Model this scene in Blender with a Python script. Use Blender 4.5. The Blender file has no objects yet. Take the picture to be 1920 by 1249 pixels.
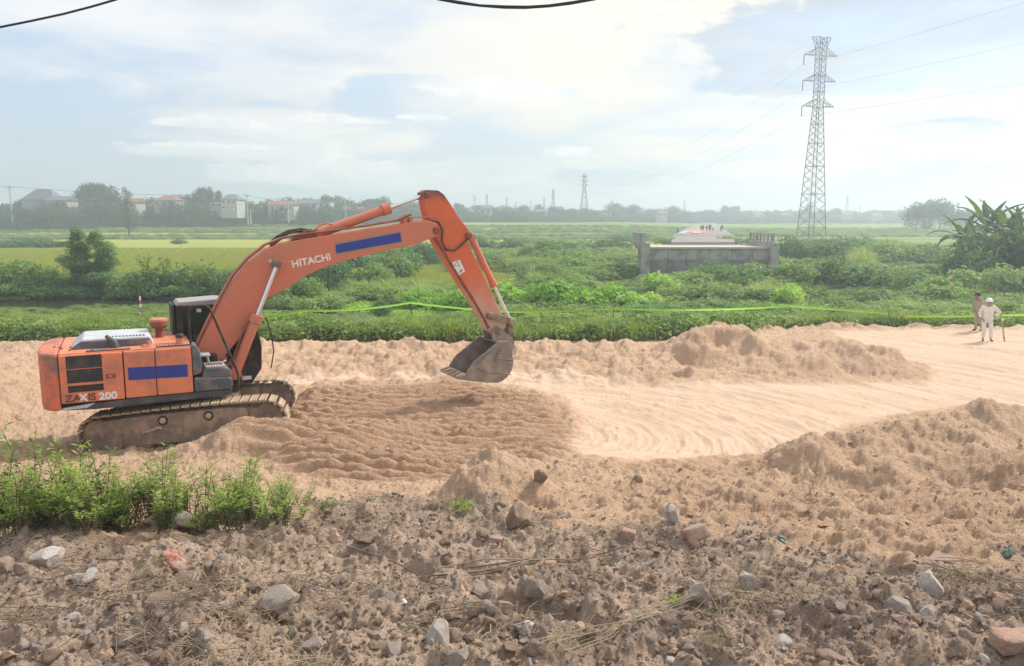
import bpy, math, random
import numpy as np
from mathutils import Vector, Matrix
random.seed(7); rng = np.random.default_rng(11)
R = math.radians
sc = bpy.context.scene
COL = sc.collection

# ------------------------------------------------------------------ camera, sky, sun, exposure
F, CZ, TH = 1450.0, 5.0, R(8.22)
cam = bpy.data.objects.new('camera', bpy.data.cameras.new('camera')); COL.objects.link(cam)
cam.location = (0, 0, CZ); cam.rotation_euler = (R(90) - TH, 0, 0)
cam.data.sensor_width = 36; cam.data.lens = F / 1920 * 36
cam.data.clip_start = 0.1; cam.data.clip_end = 20000
sc.camera = cam
sc.render.engine = 'CYCLES'
sc.view_settings.view_transform = 'Standard'; sc.view_settings.look = 'None'
sc.view_settings.gamma = 1; sc.view_settings.use_curve_mapping = False
sc.view_settings.exposure = 0.70
sc.cycles.use_denoising = True
sc.cycles.max_bounces = 6; sc.cycles.diffuse_bounces = 3; sc.cycles.glossy_bounces = 3
sc.cycles.transmission_bounces = 4; sc.cycles.transparent_max_bounces = 8; sc.cycles.volume_bounces = 1
SUN_EL, SUN_AZ = R(44), R(55)          # azimuth measured from +Y (view direction) to the right
SD = Vector((math.sin(SUN_AZ)*math.cos(SUN_EL), math.cos(SUN_AZ)*math.cos(SUN_EL), math.sin(SUN_EL)))
sun = bpy.data.objects.new('sun', bpy.data.lights.new('sun', 'SUN')); COL.objects.link(sun)
sun.data.energy = 3.2; sun.data.angle = R(10); sun.data.color = (1.0, 0.95, 0.87)
sun.rotation_euler = (-SD).to_track_quat('-Z', 'Y').to_euler(); sun.location = (20, 10, 40)

def ray(u, v):
    xc = (u-960)/F; yc = -(v-624.5)/F
    return Vector((xc, math.cos(TH)+yc*math.sin(TH), -math.sin(TH)+yc*math.cos(TH)))
def at(u, v, Y):
    r = ray(u, v); return Vector((0, 0, CZ)) + r*(Y/r.y)
def gp(u, v, z=0.0):
    r = ray(u, v); return Vector((0, 0, CZ)) + r*((z-CZ)/r.z)

class NT:
    """small node-tree helper"""
    def __init__(s, tree): s.t = tree; s.n = tree.nodes; s.l = tree.links
    def node(s, typ, **kw):
        n = s.n.new(typ)
        for k, v in kw.items(): setattr(n, k, v)
        return n
    def inp(s, sock, val):
        if val is None: return
        if hasattr(val, 'is_output') or isinstance(val, bpy.types.NodeSocket): s.l.new(val, sock)
        else:
            if isinstance(val, (tuple, list)) and sock.type == 'RGBA' and len(val) == 3: val = (*val, 1)
            sock.default_value = val
    def math(s, op, a, b=None, c=None, clamp=False):
        n = s.node('ShaderNodeMath', operation=op, use_clamp=clamp)
        for i, q in enumerate((a, b, c)): s.inp(n.inputs[i], q)
        return n.outputs[0]
    def vm(s, op, a, b=None):
        n = s.node('ShaderNodeVectorMath', operation=op); s.inp(n.inputs[0], a)
        if b is not None: s.inp(n.inputs[1], b)
        return n.outputs['Value'] if op in ('LENGTH', 'DOT_PRODUCT', 'DISTANCE') else n.outputs['Vector']
    def mix(s, f, a, b, blend='MIX'):
        n = s.node('ShaderNodeMix', data_type='RGBA', blend_type=blend)
        s.inp(n.inputs['Factor'], f); s.inp(n.inputs[6], a); s.inp(n.inputs[7], b)
        return n.outputs[2]
    def ramp(s, f, a, b, lo=0.0, hi=1.0, smooth=True):
        n = s.node('ShaderNodeMapRange', interpolation_type='SMOOTHSTEP' if smooth else 'LINEAR')
        for i, q in enumerate((f, a, b, lo, hi)): s.inp(n.inputs[i], q)
        return n.outputs[0]
    def noise(s, vec, scale, detail=4, rough=0.55, dist=0.0, dim='3D'):
        n = s.node('ShaderNodeTexNoise', noise_dimensions=dim)
        if vec is not None: s.inp(n.inputs['Vector'], vec)
        n.inputs['Scale'].default_value = scale; n.inputs['Detail'].default_value = detail
        n.inputs['Roughness'].default_value = rough; n.inputs['Distortion'].default_value = dist
        return n.outputs['Fac']
    def comb(s, x, y, z):
        n = s.node('ShaderNodeCombineXYZ')
        for i, q in enumerate((x, y, z)): s.inp(n.inputs[i], q)
        return n.outputs[0]
    def sep(s, v):
        n = s.node('ShaderNodeSeparateXYZ'); s.inp(n.inputs[0], v); return n.outputs

# ---- world: daylight sky with cloud layers
w = bpy.data.worlds.new('World'); sc.world = w; w.use_nodes = True
w.node_tree.nodes.clear()
q = NT(w.node_tree)
sky = q.node('ShaderNodeTexSky', sky_type='NISHITA', sun_disc=False)
sky.sun_elevation = SUN_EL; sky.sun_rotation = SUN_AZ; sky.air_density = 1.3; sky.dust_density = 1.6; sky.ozone_density = 1.2
D = q.node('ShaderNodeTexCoord').outputs['Generated']
dx, dy, dz = q.sep(D)
den = q.math('MAXIMUM', q.math('ADD', dz, 0.06), 0.03)
P = q.comb(q.math('DIVIDE', dx, den), q.math('DIVIDE', dy, den), 0.0)      # a flat cloud deck overhead
n1 = q.noise(P, 0.42, 8, 0.56, 0.35)
n2 = q.noise(q.vm('ADD', P, (7.3, 2.1, 0)), 1.25, 7, 0.6, 0.2)
wob = q.noise(D, 5.0, 7, 0.62, 0.2); wob2 = q.noise(q.vm('MULTIPLY', D, (1, 1, 3.0)), 13.0, 6, 0.65)
def blob(u, v, ru, rv, soft=0.45, amp=0.9):
    c = ray(u, v).normalized()
    d = q.vm('SUBTRACT', D, tuple(c))
    x_, y_, z_ = q.sep(d)
    az = math.atan2(c.x, c.y)
    lat = q.math('ADD', q.math('MULTIPLY', x_, math.cos(az)), q.math('MULTIPLY', y_, -math.sin(az)))
    depth = q.math('ADD', q.math('MULTIPLY', x_, math.sin(az)), q.math('MULTIPLY', y_, math.cos(az)))
    e = q.vm('LENGTH', q.comb(q.math('DIVIDE', lat, ru/F), q.math('DIVIDE', z_, rv/F), q.math('MULTIPLY', depth, 2.0)))
    e = q.math('ADD', e, q.math('MULTIPLY', q.math('SUBTRACT', wob2, 0.5), amp*1.1))
    e = q.math('ADD', e, q.math('MULTIPLY', q.math('SUBTRACT', wob, 0.5), amp*1.6))
    return q.ramp(e, 1.0+soft, 1.0-soft)
def mx(*a):
    o = a[0]
    for b in a[1:]: o = q.math('MAXIMUM', o, b)
    return o
cover = q.ramp(q.math('ADD', q.math('MULTIPLY', n1, 0.7), q.math('MULTIPLY', n2, 0.3)), 0.36, 0.55)
cover = q.math('MAXIMUM', cover, q.ramp(dz, 0.30, 0.42))
blue = mx(blob(110, 240, 300, 62, .3, 1.3), blob(770, 185, 150, 36, .22, 1.5), blob(300, 290, 320, 50), blob(950, 262, 170, 60), blob(200, 330, 340, 38))
blue = q.math('MULTIPLY', blue, 0.85)
white = mx(blob(560, 262, 230, 30, .35, 1.0), blob(480, 225, 160, 24, .35), blob(650, 325, 150, 26, .18, 1.3), blob(625, 295, 30, 26, .15, 1.2),
           blob(1040, 170, 230, 80, .45), blob(430, 285, 170, 14, .4))
cover = q.math('MULTIPLY', cover, q.math('SUBTRACT', 1.0, blue))
cover = q.math('MAXIMUM', cover, white)
cover = q.math('ADD', q.math('MULTIPLY', cover, 0.84), 0.14, clamp=True)
grey = mx(blob(1650, 60, 330, 85, .22, 1.5), blob(1440, 150, 120, 26, .2, 1.6), blob(1510, 70, 60, 50, .2, 1.4), blob(1745, 243, 75, 18, .3, 1.6), blob(1600, 365, 15, 16, .4, 1.0),
          blob(1900, 10, 200, 70, .5), blob(1745, 330, 120, 26, .4, 1.6), blob(1130, 330, 130, 22, .5, 1.6))
n3 = q.noise(q.vm('ADD', P, (1.3, 9.1, 3)), 0.8, 7, 0.6, 0.4)
greyf = q.math('MAXIMUM', q.math('MULTIPLY', grey, q.ramp(n3, 0.30, 0.6, 0.40, 1.0)), q.ramp(n3, 0.42, 0.72, 0.0, 0.42))
warm = q.ramp(q.vm('DOT_PRODUCT', D, tuple(Vector((SD.x, SD.y, .12)).normalized())), 0.05, 0.95)
K = 10.0
ccol = q.mix(warm, (0.70*K, 0.715*K, 0.74*K, 1), (0.80*K, 0.725*K, 0.60*K, 1))
ccol = q.mix(greyf, ccol, (0.36*K, 0.41*K, 0.49*K, 1))
skyc = q.mix(0.5, sky.outputs[0], (0.30*K, 0.48*K, 0.76*K, 1))
final = q.mix(cover, skyc, ccol)
# sunlit cumulus heads: crisp cauliflower edges, greyer undersides
fine = q.noise(q.vm('MULTIPLY', D, (1, 1, 1.6)), 30.0, 8, .62, .1)
def heap(u, v, ru, rv):
    c = ray(u, v).normalized(); x_, y_, z_ = q.sep(q.vm('SUBTRACT', D, tuple(c))); az = math.atan2(c.x, c.y)
    lat = q.math('ADD', q.math('MULTIPLY', x_, math.cos(az)), q.math('MULTIPLY', y_, -math.sin(az))); dep = q.math('ADD', q.math('MULTIPLY', x_, math.sin(az)), q.math('MULTIPLY', y_, math.cos(az)))
    zz = q.math('DIVIDE', z_, rv/F); zz = q.math('ADD', zz, q.math('MULTIPLY', q.math('MINIMUM', zz, 0.0), 1.2))
    e = q.vm('LENGTH', q.comb(q.math('DIVIDE', lat, ru/F), zz, q.math('MULTIPLY', dep, 2.0)))
    e = q.math('ADD', e, q.math('MULTIPLY', q.math('SUBTRACT', fine, .5), 2.2)); e = q.math('ADD', e, q.math('MULTIPLY', q.math('SUBTRACT', wob2, .5), 3.0))
    return q.math('MULTIPLY', q.ramp(e, 1.10, .80), q.ramp(zz, -1.1, .1, 0.0, 1.0))
cum = mx(heap(628, 305, 36, 42), heap(560, 335, 130, 36), heap(705, 345, 100, 40), heap(400, 236, 120, 16), heap(620, 228, 120, 14), heap(800, 222, 60, 7), heap(940, 180, 120, 30), heap(450, 278, 190, 9), heap(1060, 290, 46, 14))
cumr = mx(heap(1745, 320, 95, 36), heap(1185, 305, 130, 14), heap(1430, 375, 26, 22), heap(1600, 365, 22, 28), heap(1850, 350, 120, 20), heap(1290, 370, 60, 20))
final = q.mix(q.math('MULTIPLY', cum, .85), final, q.mix(q.ramp(fine, .35, .65), (.66*K, .67*K, .69*K, 1), (.86*K, .83*K, .78*K, 1)))
final = q.mix(q.math('MULTIPLY', cumr, .7), final, q.mix(q.ramp(fine, .3, .7), (.50*K, .52*K, .57*K, 1), (.80*K, .73*K, .62*K, 1)))
bg = q.node('ShaderNodeBackground'); q.inp(bg.inputs[0], final); bg.inputs[1].default_value = 0.085
q.l.new(bg.outputs[0], q.node('ShaderNodeOutputWorld').inputs[0])

# ------------------------------------------------------------------ object helpers
def tag(o, label=None, cat=None, group=None, kind=None):
    if label: o['label'] = label
    if cat: o['category'] = cat
    if group: o['group'] = group
    if kind: o['kind'] = kind
    return o
def empty(name, loc, rz=0.0, label=None, cat=None, group=None):
    o = bpy.data.objects.new(name, None); COL.objects.link(o)
    o.location = loc; o.rotation_euler = (0, 0, rz); o.empty_display_size = .2
    return tag(o, label, cat, group)
def link(name, mesh, parent=None, loc=(0, 0, 0), rot=(0, 0, 0), scale=(1, 1, 1)):
    o = bpy.data.objects.new(name, mesh); COL.objects.link(o); o.parent = parent
    o.location = loc; o.rotation_euler = rot; o.scale = scale
    return o
class MB:
    def __init__(s): s.v = []; s.f = []
    def add(s, vs, fs):
        b = len(s.v); s.v += [tuple(p) for p in vs]; s.f += [tuple(b+i for i in f) for f in fs]; return s
    def box(s, x0, x1, y0, y1, z0, z1):
        return s.add([(x0,y0,z0),(x1,y0,z0),(x1,y1,z0),(x0,y1,z0),(x0,y0,z1),(x1,y0,z1),(x1,y1,z1),(x0,y1,z1)],
                     [(0,3,2,1),(4,5,6,7),(0,1,5,4),(1,2,6,5),(2,3,7,6),(3,0,4,7)])
    def prism(s, pts, a, b):
        """outline pts (list of 3-vectors) offset by vector a to vector b"""
        n = len(pts); a = Vector(a); b = Vector(b)
        return s.add([Vector(p)+a for p in pts]+[Vector(p)+b for p in pts],
                     [tuple(range(n))[::-1], tuple(range(n, 2*n))]+[(i, (i+1) % n, n+(i+1) % n, n+i) for i in range(n)])
    def side(s, pts, y0, y1):
        """outline in the x-z plane, from y0 to y1"""
        return s.prism([(p[0], 0, p[1]) for p in pts], (0, y0, 0), (0, y1, 0))
    def plan(s, pts, z0, z1):
        return s.prism([(p[0], p[1], 0) for p in pts], (0, 0, z0), (0, 0, z1))
    def tube(s, path, r, n=10, caps=True):
        path = [Vector(p) for p in path]; rs = r if isinstance(r, (list, tuple)) else [r]*len(path)
        m = len(path); vs = []
        t0 = (path[1]-path[0]).normalized()
        up = Vector((0, 0, 1)) if abs(t0.z) < .9 else Vector((0, 1, 0))
        x = t0.cross(up).normalized()
        for i, p in enumerate(path):
            t = (path[min(i+1, m-1)]-path[max(i-1, 0)]).normalized()
            x = (x - t*x.dot(t)).normalized(); y = t.cross(x)
            for k in range(n):
                a = 2*math.pi*k/n; vs.append(p+(x*math.cos(a)+y*math.sin(a))*rs[i])
        fs = [(i*n+k, i*n+(k+1) % n, (i+1)*n+(k+1) % n, (i+1)*n+k) for i in range(m-1) for k in range(n)]
        if caps: fs += [tuple(range(n))[::-1], tuple(range((m-1)*n, m*n))]
        return s.add(vs, fs)
    def cyl(s, a, b, r, n=20): return s.tube([a, b], r, n)
    def bar(s, a, b, w_, h_=None):
        return s.tube([a, b], w_*.7, 4)
    def build(s, name, m, parent=None, smooth=None, bevel=0, loc=(0, 0, 0)):
        me = bpy.data.meshes.new(name); me.from_pydata(s.v, [], s.f); me.materials.append(m)
        if smooth:
            me.shade_smooth(); me.set_sharp_from_angle(angle=R(smooth))
        me.validate()
        o = link(name, me, parent, loc)
        if bevel:
            b = o.modifiers.new('bevel', 'BEVEL'); b.width = bevel; b.segments = 2; b.limit_method = 'ANGLE'; b.angle_limit = R(35)
            b.harden_normals = False
        return o
def npmesh(name, V, Fq, mat=None, smooth=False):
    """fast mesh from arrays; Fq (n,4) or (n,3)"""
    me = bpy.data.meshes.new(name); V = np.asarray(V, np.float32); Fq = np.asarray(Fq, np.int32)
    k = Fq.shape[1]
    me.vertices.add(len(V)); me.vertices.foreach_set('co', V.ravel())
    me.loops.add(Fq.size); me.loops.foreach_set('vertex_index', Fq.ravel())
    me.polygons.add(len(Fq)); me.polygons.foreach_set('loop_start', np.arange(0, Fq.size, k, dtype=np.int32))
    me.polygons.foreach_set('loop_total', np.full(len(Fq), k, np.int32))
    if smooth: me.polygons.foreach_set('use_smooth', np.ones(len(Fq), bool))
    me.update(calc_edges=True)
    if mat: me.materials.append(mat)
    return me

# ------------------------------------------------------------------ noise for heights
def _h(ix, iy, seed):
    h = (ix.astype(np.int64)*374761393 + iy.astype(np.int64)*668265263 + seed*2147483647) & 0xffffffff
    h = ((h ^ (h >> 13))*1274126177) & 0xffffffff
    return ((h ^ (h >> 16)) & 0xffff)/65535.0
def vn(x, y, seed=0):
    x = np.asarray(x, float); y = np.asarray(y, float)
    ix = np.floor(x); iy = np.floor(y); fx = x-ix; fy = y-iy
    a = 2*math.pi
    def g(ox, oy):
        t = _h(ix+ox, iy+oy, seed)*a
        return np.cos(t)*(fx-ox)+np.sin(t)*(fy-oy)
    ux = fx*fx*fx*(fx*(fx*6-15)+10); uy = fy*fy*fy*(fy*(fy*6-15)+10)
    n = (g(0,0)*(1-ux)+g(1,0)*ux)*(1-uy)+(g(0,1)*(1-ux)+g(1,1)*ux)*uy
    return n*1.5
def fbm(x, y, f, octv=4, seed=0, gain=.5):
    o = 0; a = 1
    for i in range(octv):
        o = o + a*vn(x*f+13.7*i, y*f-7.1*i, seed+i); a *= gain; f *= 2.03
    return o
def ridged(x, y, f, octv=4, seed=0, gain=.5):
    o = 0; a = 1; t = 0
    for i in range(octv):
        o = o + a*(1-np.abs(vn(x*f+3.7*i, y*f-9.1*i, seed+i))*1.6); t += a; a *= gain; f *= 2.1
    return o/t
def sst(a, b, x):
    t = np.clip((x-a)/(b-a), 0, 1); return t*t*(3-2*t)

# ------------------------------------------------------------------ materials
def newmat(name, rough=.7, metal=0.0, spec=.3):
    m = bpy.data.materials.new(name); m.use_nodes = True; m.node_tree.nodes.clear()
    k = NT(m.node_tree); b = k.node('ShaderNodeBsdfPrincipled')
    b.inputs['Roughness'].default_value = rough; b.inputs['Metallic'].default_value = metal
    b.inputs['Specular IOR Level'].default_value = spec
    k.l.new(b.outputs[0], k.node('ShaderNodeOutputMaterial').inputs[0])
    return m, k, b
def bump(k, b, h, strength=.5, dist=.05, prev=None):
    n = k.node('ShaderNodeBump'); n.inputs['Strength'].default_value = strength; n.inputs['Distance'].default_value = dist
    k.inp(n.inputs['Height'], h)
    if prev is not None: k.inp(n.inputs['Normal'], prev)
    if b is not None: k.inp(b.inputs['Normal'], n.outputs[0])
    return n.outputs[0]
def plain(name, col, rough=.6, metal=0.0, dirt=None, damt=.5, dscale=4, bmp=0.0, spec=.4):
    m, k, b = newmat(name, rough, metal, spec)
    oc = k.node('ShaderNodeTexCoord').outputs['Object']
    n = k.noise(oc, dscale, 6, .65)
    n2_ = k.noise(oc, dscale*9, 3, .6)
    c = k.mix(k.ramp(n2_, .3, .7, 0, .35), (*col, 1), tuple(x*.72 for x in col)+(1,))
    if dirt is not None:
        c = k.mix(k.math('MULTIPLY', k.ramp(n, .42, .66), damt), c, (*dirt, 1))
        k.inp(b.inputs['Roughness'], k.ramp(n, .3, .7, rough, min(1, rough+.3)))
    k.inp(b.inputs['Base Color'], c)
    if bmp: bump(k, b, n2_, .6, bmp)
    return m
DUST = (.42, .29, .20)
M = {}
M['orange'] = plain('orange_paint', (.60, .18, .10), .45, 0, (.44, .20, .13), .6, 1.6, .002)
M['cwpaint'] = plain('scuffed_counterweight_paint', (.66, .165, .075), .45, 0, (.20, .13, .115), .9, 2.1, .002)
M['orange2'] = plain('orange_panel_paint', (.74, .225, .11), .42, 0, (.40, .17, .11), .8, 1.7, .001)
M['dark'] = plain('dark_grey_paint', (.050, .055, .066), .5, 0, DUST, .25, 3, .001)
M['slate'] = plain('slate_cover', (.085, .10, .125), .5, 0, DUST, .35, 3, .001)
M['hood'] = plain('light_hood_paint', (.50, .53, .56), .4, 0, (.3, .26, .22), .4, 3)
M['black'] = plain('black_paint', (.012, .012, .014), .45, 0, DUST, .15, 3)
M['blacktop'] = plain('cab_roof_paint', (.30, .30, .31), .35, 0, DUST, .4, 3)
M['steelmud'] = plain('muddy_steel', (.17, .125, .095), .75, 0, (.36, .25, .17), .85, 3, .01)
M['shoe'] = plain('track_steel_dusty', (.46, .345, .235), .8, 0, (.22, .16, .12), .6, 6, .006)
M['frame'] = plain('muddy_track_frame', (.20, .15, .115), .85, 0, (.38, .27, .19), .9, 2.5, .015)
M['bucket'] = plain('worn_bucket_steel', (.25, .205, .18), .65, .15, (.42, .33, .27), .85, 3.5, .006)
M['bucketin'] = plain('scoured_bucket_inside', (.19, .185, .175), .5, .2, (.30, .24, .19), .5, 3, .004)
M['chrome'] = plain('chrome_rod', (.75, .77, .80), .14, 1.0)
M['hose'] = plain('black_rubber', (.015, .015, .016), .5, 0, DUST, .3, 5)
M['rusty'] = plain('rust_brown_pipe', (.26, .085, .05), .75, 0, (.11, .05, .035), .7, 6, .003)
M['blue'] = plain('blue_sheet', (.022, .040, .27), .45, 0, (.05, .07, .32), .4, 3)
M['white'] = plain('white_paint', (.78, .78, .76), .5, 0, (.5, .45, .4), .3, 6)
M['fadedletter'] = plain('dark_faded_letter', (.16, .06, .035), .7)
M['whitecloth'] = plain('white_work_cloth', (.80, .74, .68), .9, 0, (.66, .58, .5), .4, 5, .004)
M['tancloth'] = plain('tan_work_cloth', (.40, .34, .25), .9, 0, (.33, .27, .2), .4, 5, .004)
M['skin'] = plain('skin', (.42, .22, .14), .6)
M['hair'] = plain('hair', (.012, .01, .009), .6)
M['helmet'] = plain('white_helmet', (.82, .84, .88), .3)
M['shoeleather'] = plain('dark_shoe', (.04, .03, .025), .6)
M['tape'] = plain('yellow_green_tape', (.60, .95, .10), .4)
M['tape2'] = plain('green_tape_stripe', (.28, .80, .05), .4)
M['bamboo'] = plain('bamboo', (.40, .36, .24), .7, 0, (.25, .22, .15), .6, 6)
M['wood'] = plain('weathered_wood', (.16, .12, .09), .85, 0, (.26, .21, .16), .6, 9)
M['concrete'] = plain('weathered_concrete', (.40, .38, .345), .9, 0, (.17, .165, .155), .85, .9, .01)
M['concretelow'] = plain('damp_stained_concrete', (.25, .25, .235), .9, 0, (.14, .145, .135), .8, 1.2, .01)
M['deck'] = plain('bridge_deck_concrete', (.50, .44, .37), .9, 0, (.38, .33, .28), .7, .6)
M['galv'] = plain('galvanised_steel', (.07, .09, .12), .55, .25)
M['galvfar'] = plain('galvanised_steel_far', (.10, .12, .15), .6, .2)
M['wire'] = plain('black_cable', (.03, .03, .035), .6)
M['wirefar'] = plain('line_wire', (.14, .16, .19), .6)
M['bark'] = plain('bark', (.12, .09, .065), .9, 0, (.07, .06, .045), .6, 3, .02)
M['wall'] = plain('cream_house_wall', (.33, .33, .33), .8, 0, (.5, .48, .44), .5, .6)
M['wall2'] = plain('white_house_wall', (.44, .44, .44), .8, 0, (.32, .32, .32), .4, .6)
M['roofred'] = plain('red_roof', (.27, .13, .105), .8, 0, (.22, .09, .07), .6, .8)
M['roofgrey'] = plain('grey_roof', (.16, .17, .19), .7, 0, (.1, .1, .11), .5, .8)
M['pane'] = plain('dark_window_pane', (.03, .04, .05), .15)
M['road'] = plain('pale_road', (.27, .235, .215), .9, 0, (.21, .185, .17), .7, .4)
M['pole'] = plain('concrete_pole', (.36, .45, .44), .8)
M['redpaint'] = plain('red_paint', (.62, .06, .04), .5)
M['orangemesh'] = plain('orange_sheet', (.75, .24, .10), .8)
M['brick'] = plain('weathered_brick', (.36, .22, .165), .95, 0, (.40, .32, .27), .9, 5, .02)
M['stone'] = plain('grey_stone', (.33, .28, .25), .95, 0, (.40, .32, .26), .9, 2.2, .06)
M['stonebrown'] = plain('brown_stone', (.24, .175, .13), .95, 0, (.38, .28, .21), .8, 2.6, .06)
M['stonewhite'] = plain('pale_stone', (.52, .475, .44), .95, 0, (.36, .28, .23), .85, 1.8, .06)
M['stonepink'] = plain('pinkish_stone', (.40, .28, .22), .95, 0, (.30, .22, .17), .8, 2.4, .05)
M['plasticred'] = plain('crumpled_red_brown_plastic', (.34, .11, .075), .5, 0, (.40, .29, .24), .95, 14)
M['plasticpeach'] = plain('peach_plastic', (.58, .38, .29), .5)
M['plasticgreen'] = plain('dull_green_plastic', (.10, .14, .10), .35)
M['straw'] = plain('dry_straw', (.33, .26, .17), .9, 0, (.25, .2, .12), .6, 9)
M['twig'] = plain('dry_twig', (.15, .11, .085), .9, 0, (.26, .2, .15), .6, 9)

def leafmat(name, c1, c2, c3=None, trans=.42):
    m = bpy.data.materials.new(name); m.use_nodes = True; m.node_tree.nodes.clear(); k = NT(m.node_tree)
    oi = k.node('ShaderNodeObjectInfo').outputs['Random']
    oc = k.node('ShaderNodeTexCoord').outputs['Object']
    n = k.noise(oc, 2.3, 3, .6)
    c = k.mix(k.ramp(k.math('ADD', k.math('MULTIPLY', n, .9), k.math('MULTIPLY', oi, .55)), .3, 1.0), (*c1, 1), (*c2, 1))
    if c3: c = k.mix(k.ramp(k.noise(oc, 11, 2), .58, .72), c, (*c3, 1))
    d = k.node('ShaderNodeBsdfPrincipled'); k.inp(d.inputs['Base Color'], c); d.inputs['Roughness'].default_value = .6
    d.inputs['Specular IOR Level'].default_value = .25
    t = k.node('ShaderNodeBsdfTranslucent'); k.inp(t.inputs[0], k.mix(1.0, c, (1.0, 1.15, .45, 1), 'MULTIPLY'))
    mx_ = k.node('ShaderNodeMixShader'); mx_.inputs[0].default_value = trans
    k.l.new(d.outputs[0], mx_.inputs[1]); k.l.new(t.outputs[0], mx_.inputs[2])
    k.l.new(mx_.outputs[0], k.node('ShaderNodeOutputMaterial').inputs[0])
    return m
L = {}
L['grass'] = leafmat('grass_blades', (0.180, 0.258, 0.078), (0.376, 0.447, 0.138), (0.540, 0.461, 0.242))
L['weed'] = leafmat('weed_leaves', (0.151, 0.250, 0.090), (0.338, 0.436, 0.159), (0.509, 0.484, 0.258))
L['bright'] = leafmat('bright_vine_leaves', (0.212, 0.407, 0.078), (0.458, 0.624, 0.155))
L['bush'] = leafmat('bush_leaves', (0.132, 0.235, 0.090), (0.301, 0.406, 0.159))
L['darkbush'] = leafmat('dark_bush_leaves', (0.085, 0.163, 0.084), (0.189, 0.297, 0.129))
L['reed'] = leafmat('reed_blades', (0.256, 0.346, 0.128), (0.461, 0.512, 0.218))
L['rice'] = leafmat('rice_blades', (.26, .31, .050), (.40, .40, .08))
L['tree'] = leafmat('tree_leaves', (.045, .075, .050), (.085, .125, .075))
L['treelight'] = leafmat('light_tree_leaves', (.10, .14, .05), (.17, .20, .08))
L['banana'] = leafmat('banana_leaf', (.055, .105, .045), (.12, .18, .075))
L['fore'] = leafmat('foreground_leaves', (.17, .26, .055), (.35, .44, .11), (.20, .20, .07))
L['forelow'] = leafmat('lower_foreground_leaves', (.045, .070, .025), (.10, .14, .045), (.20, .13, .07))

# ------------------------------------------------------------------ terrain heights (metres, world space)
BY = np.array([0, 4.4, 5.6, 6.9, 8.8, 10.2, 11.6, 13.3, 16, 18, 34, 35.5, 39, 44, 60, 66, 80, 120, 255, 300, 350, 450, 9000.])
BZ = np.array([2.6, 2.30, 2.0, 1.69, 1.31, 1.03, .75, .42, .10, .05, 0, -.1, -.6, -.9, -.95, -.6, -.5, -.45, -.45, 1.6, 4.3, 4.6, 4.6])
BZR = np.array([2.6, 2.30, 2.0, 1.69, 1.31, 1.03, .75, .42, .10, .05, 0, 0, -.3, -.8, -.95, -.6, -.2, .1, .35, 1.2, 2.0, 3.4, 4.6])
_ub = np.array([-900, 0, 300, 560, 620, 700, 820, 900, 1000, 1150, 1280, 1450, 1600, 1700, 1800, 1920, 2600])
_yb = np.array([9, 8.9, 8.9, 9.6, 10.7, 10.9, 10.5, 9.9, 9.7, 8.9, 8.7, 8.3, 7.7, 7.0, 6.9, 7.6, 7.6])
def G2(u, v, z=0.0):
    p = gp(u, v, z); return p.x, p.y
def ell(x, y, cx, cy, rx, ry, rot=0.0):
    c, s_ = math.cos(rot), math.sin(rot); dx_ = x-cx; dy_ = y-cy
    return np.sqrt(((dx_*c+dy_*s_)/rx)**2+((-dx_*s_+dy_*c)/ry)**2)
def pile(x, y, cx, cy, rx, ry, h, rot=0.0, p=1.5):
    e = ell(x, y, cx, cy, rx, ry, rot); e = e + .12*vn(x*.9, y*.9, 5)
    return h*np.clip(1-e, 0, 1)**p*(1+.5*np.clip(1-e, 0, 1)*0)
def inpoly(x, y, pts, soft):
    """signed-distance style soft mask of a polygon"""
    pts = np.array(pts); n = len(pts); d = np.full(x.shape, 1e9); ins = np.zeros(x.shape, bool)
    for i in range(n):
        ax, ay = pts[i]; bx_, by_ = pts[(i+1) % n]
        ex, ey = bx_-ax, by_-ay; t = np.clip(((x-ax)*ex+(y-ay)*ey)/(ex*ex+ey*ey), 0, 1)
        d = np.minimum(d, np.hypot(x-ax-t*ex, y-ay-t*ey))
        c = ((ay > y) != (by_ > y)) & (x < (bx_-ax)*(y-ay)/(by_-ay+1e-12)+ax); ins ^= c
    sd = np.where(ins, d, -d); return sst(-soft, soft, sd)
GROOVE = [G2(u, v, .15) for u, v in [(560,735),(700,722),(880,718),(1010,742),(1065,800),(1068,850),(1000,885),(880,905),(840,955),(640,955),(560,930),(480,900),(420,850),(520,800)]]
ARC = G2(965, 815, 0.1)
PILES = {   # name: cx, cy, rx, ry, h, rot, power
 'far_heap': [(8.1, 27.6, 2.9, 2.6, 1.15, 0, 1.15), (10.9, 26.3, 2.5, 2.0, .85, 0, 1.1), (12.4, 25.4, 2.0, 1.5, .55, 0, 1.1), (6.2, 27.3, 2.6, 1.8, .5, 0, 1.1), (9.6, 24.9, 2.6, 1.1, .35, .1, 1.1)],
 'near_mound': [(7.15, 13.9, 3.1, 1.9, 1.0, .15, 1.2), (9.4, 14.9, 2.0, 1.9, 1.0, 0, 1.2), (8.8, 12.3, 1.8, 1.3, .62, 0, 1.2), (5.2, 13.2, 1.7, 1.1, .42, 0, 1.2), (11.5, 14.2, 2.6, 2.0, .45, 0, 1.2)],
 'cone': [(-.28, 11.25, .98, .95, .80, 0, 1.05), (.45, 10.7, .6, .5, .22, 0, 1.2)],
}
def yedge(a): return 31.7+4.5*sst(.14, .42, a)
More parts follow.
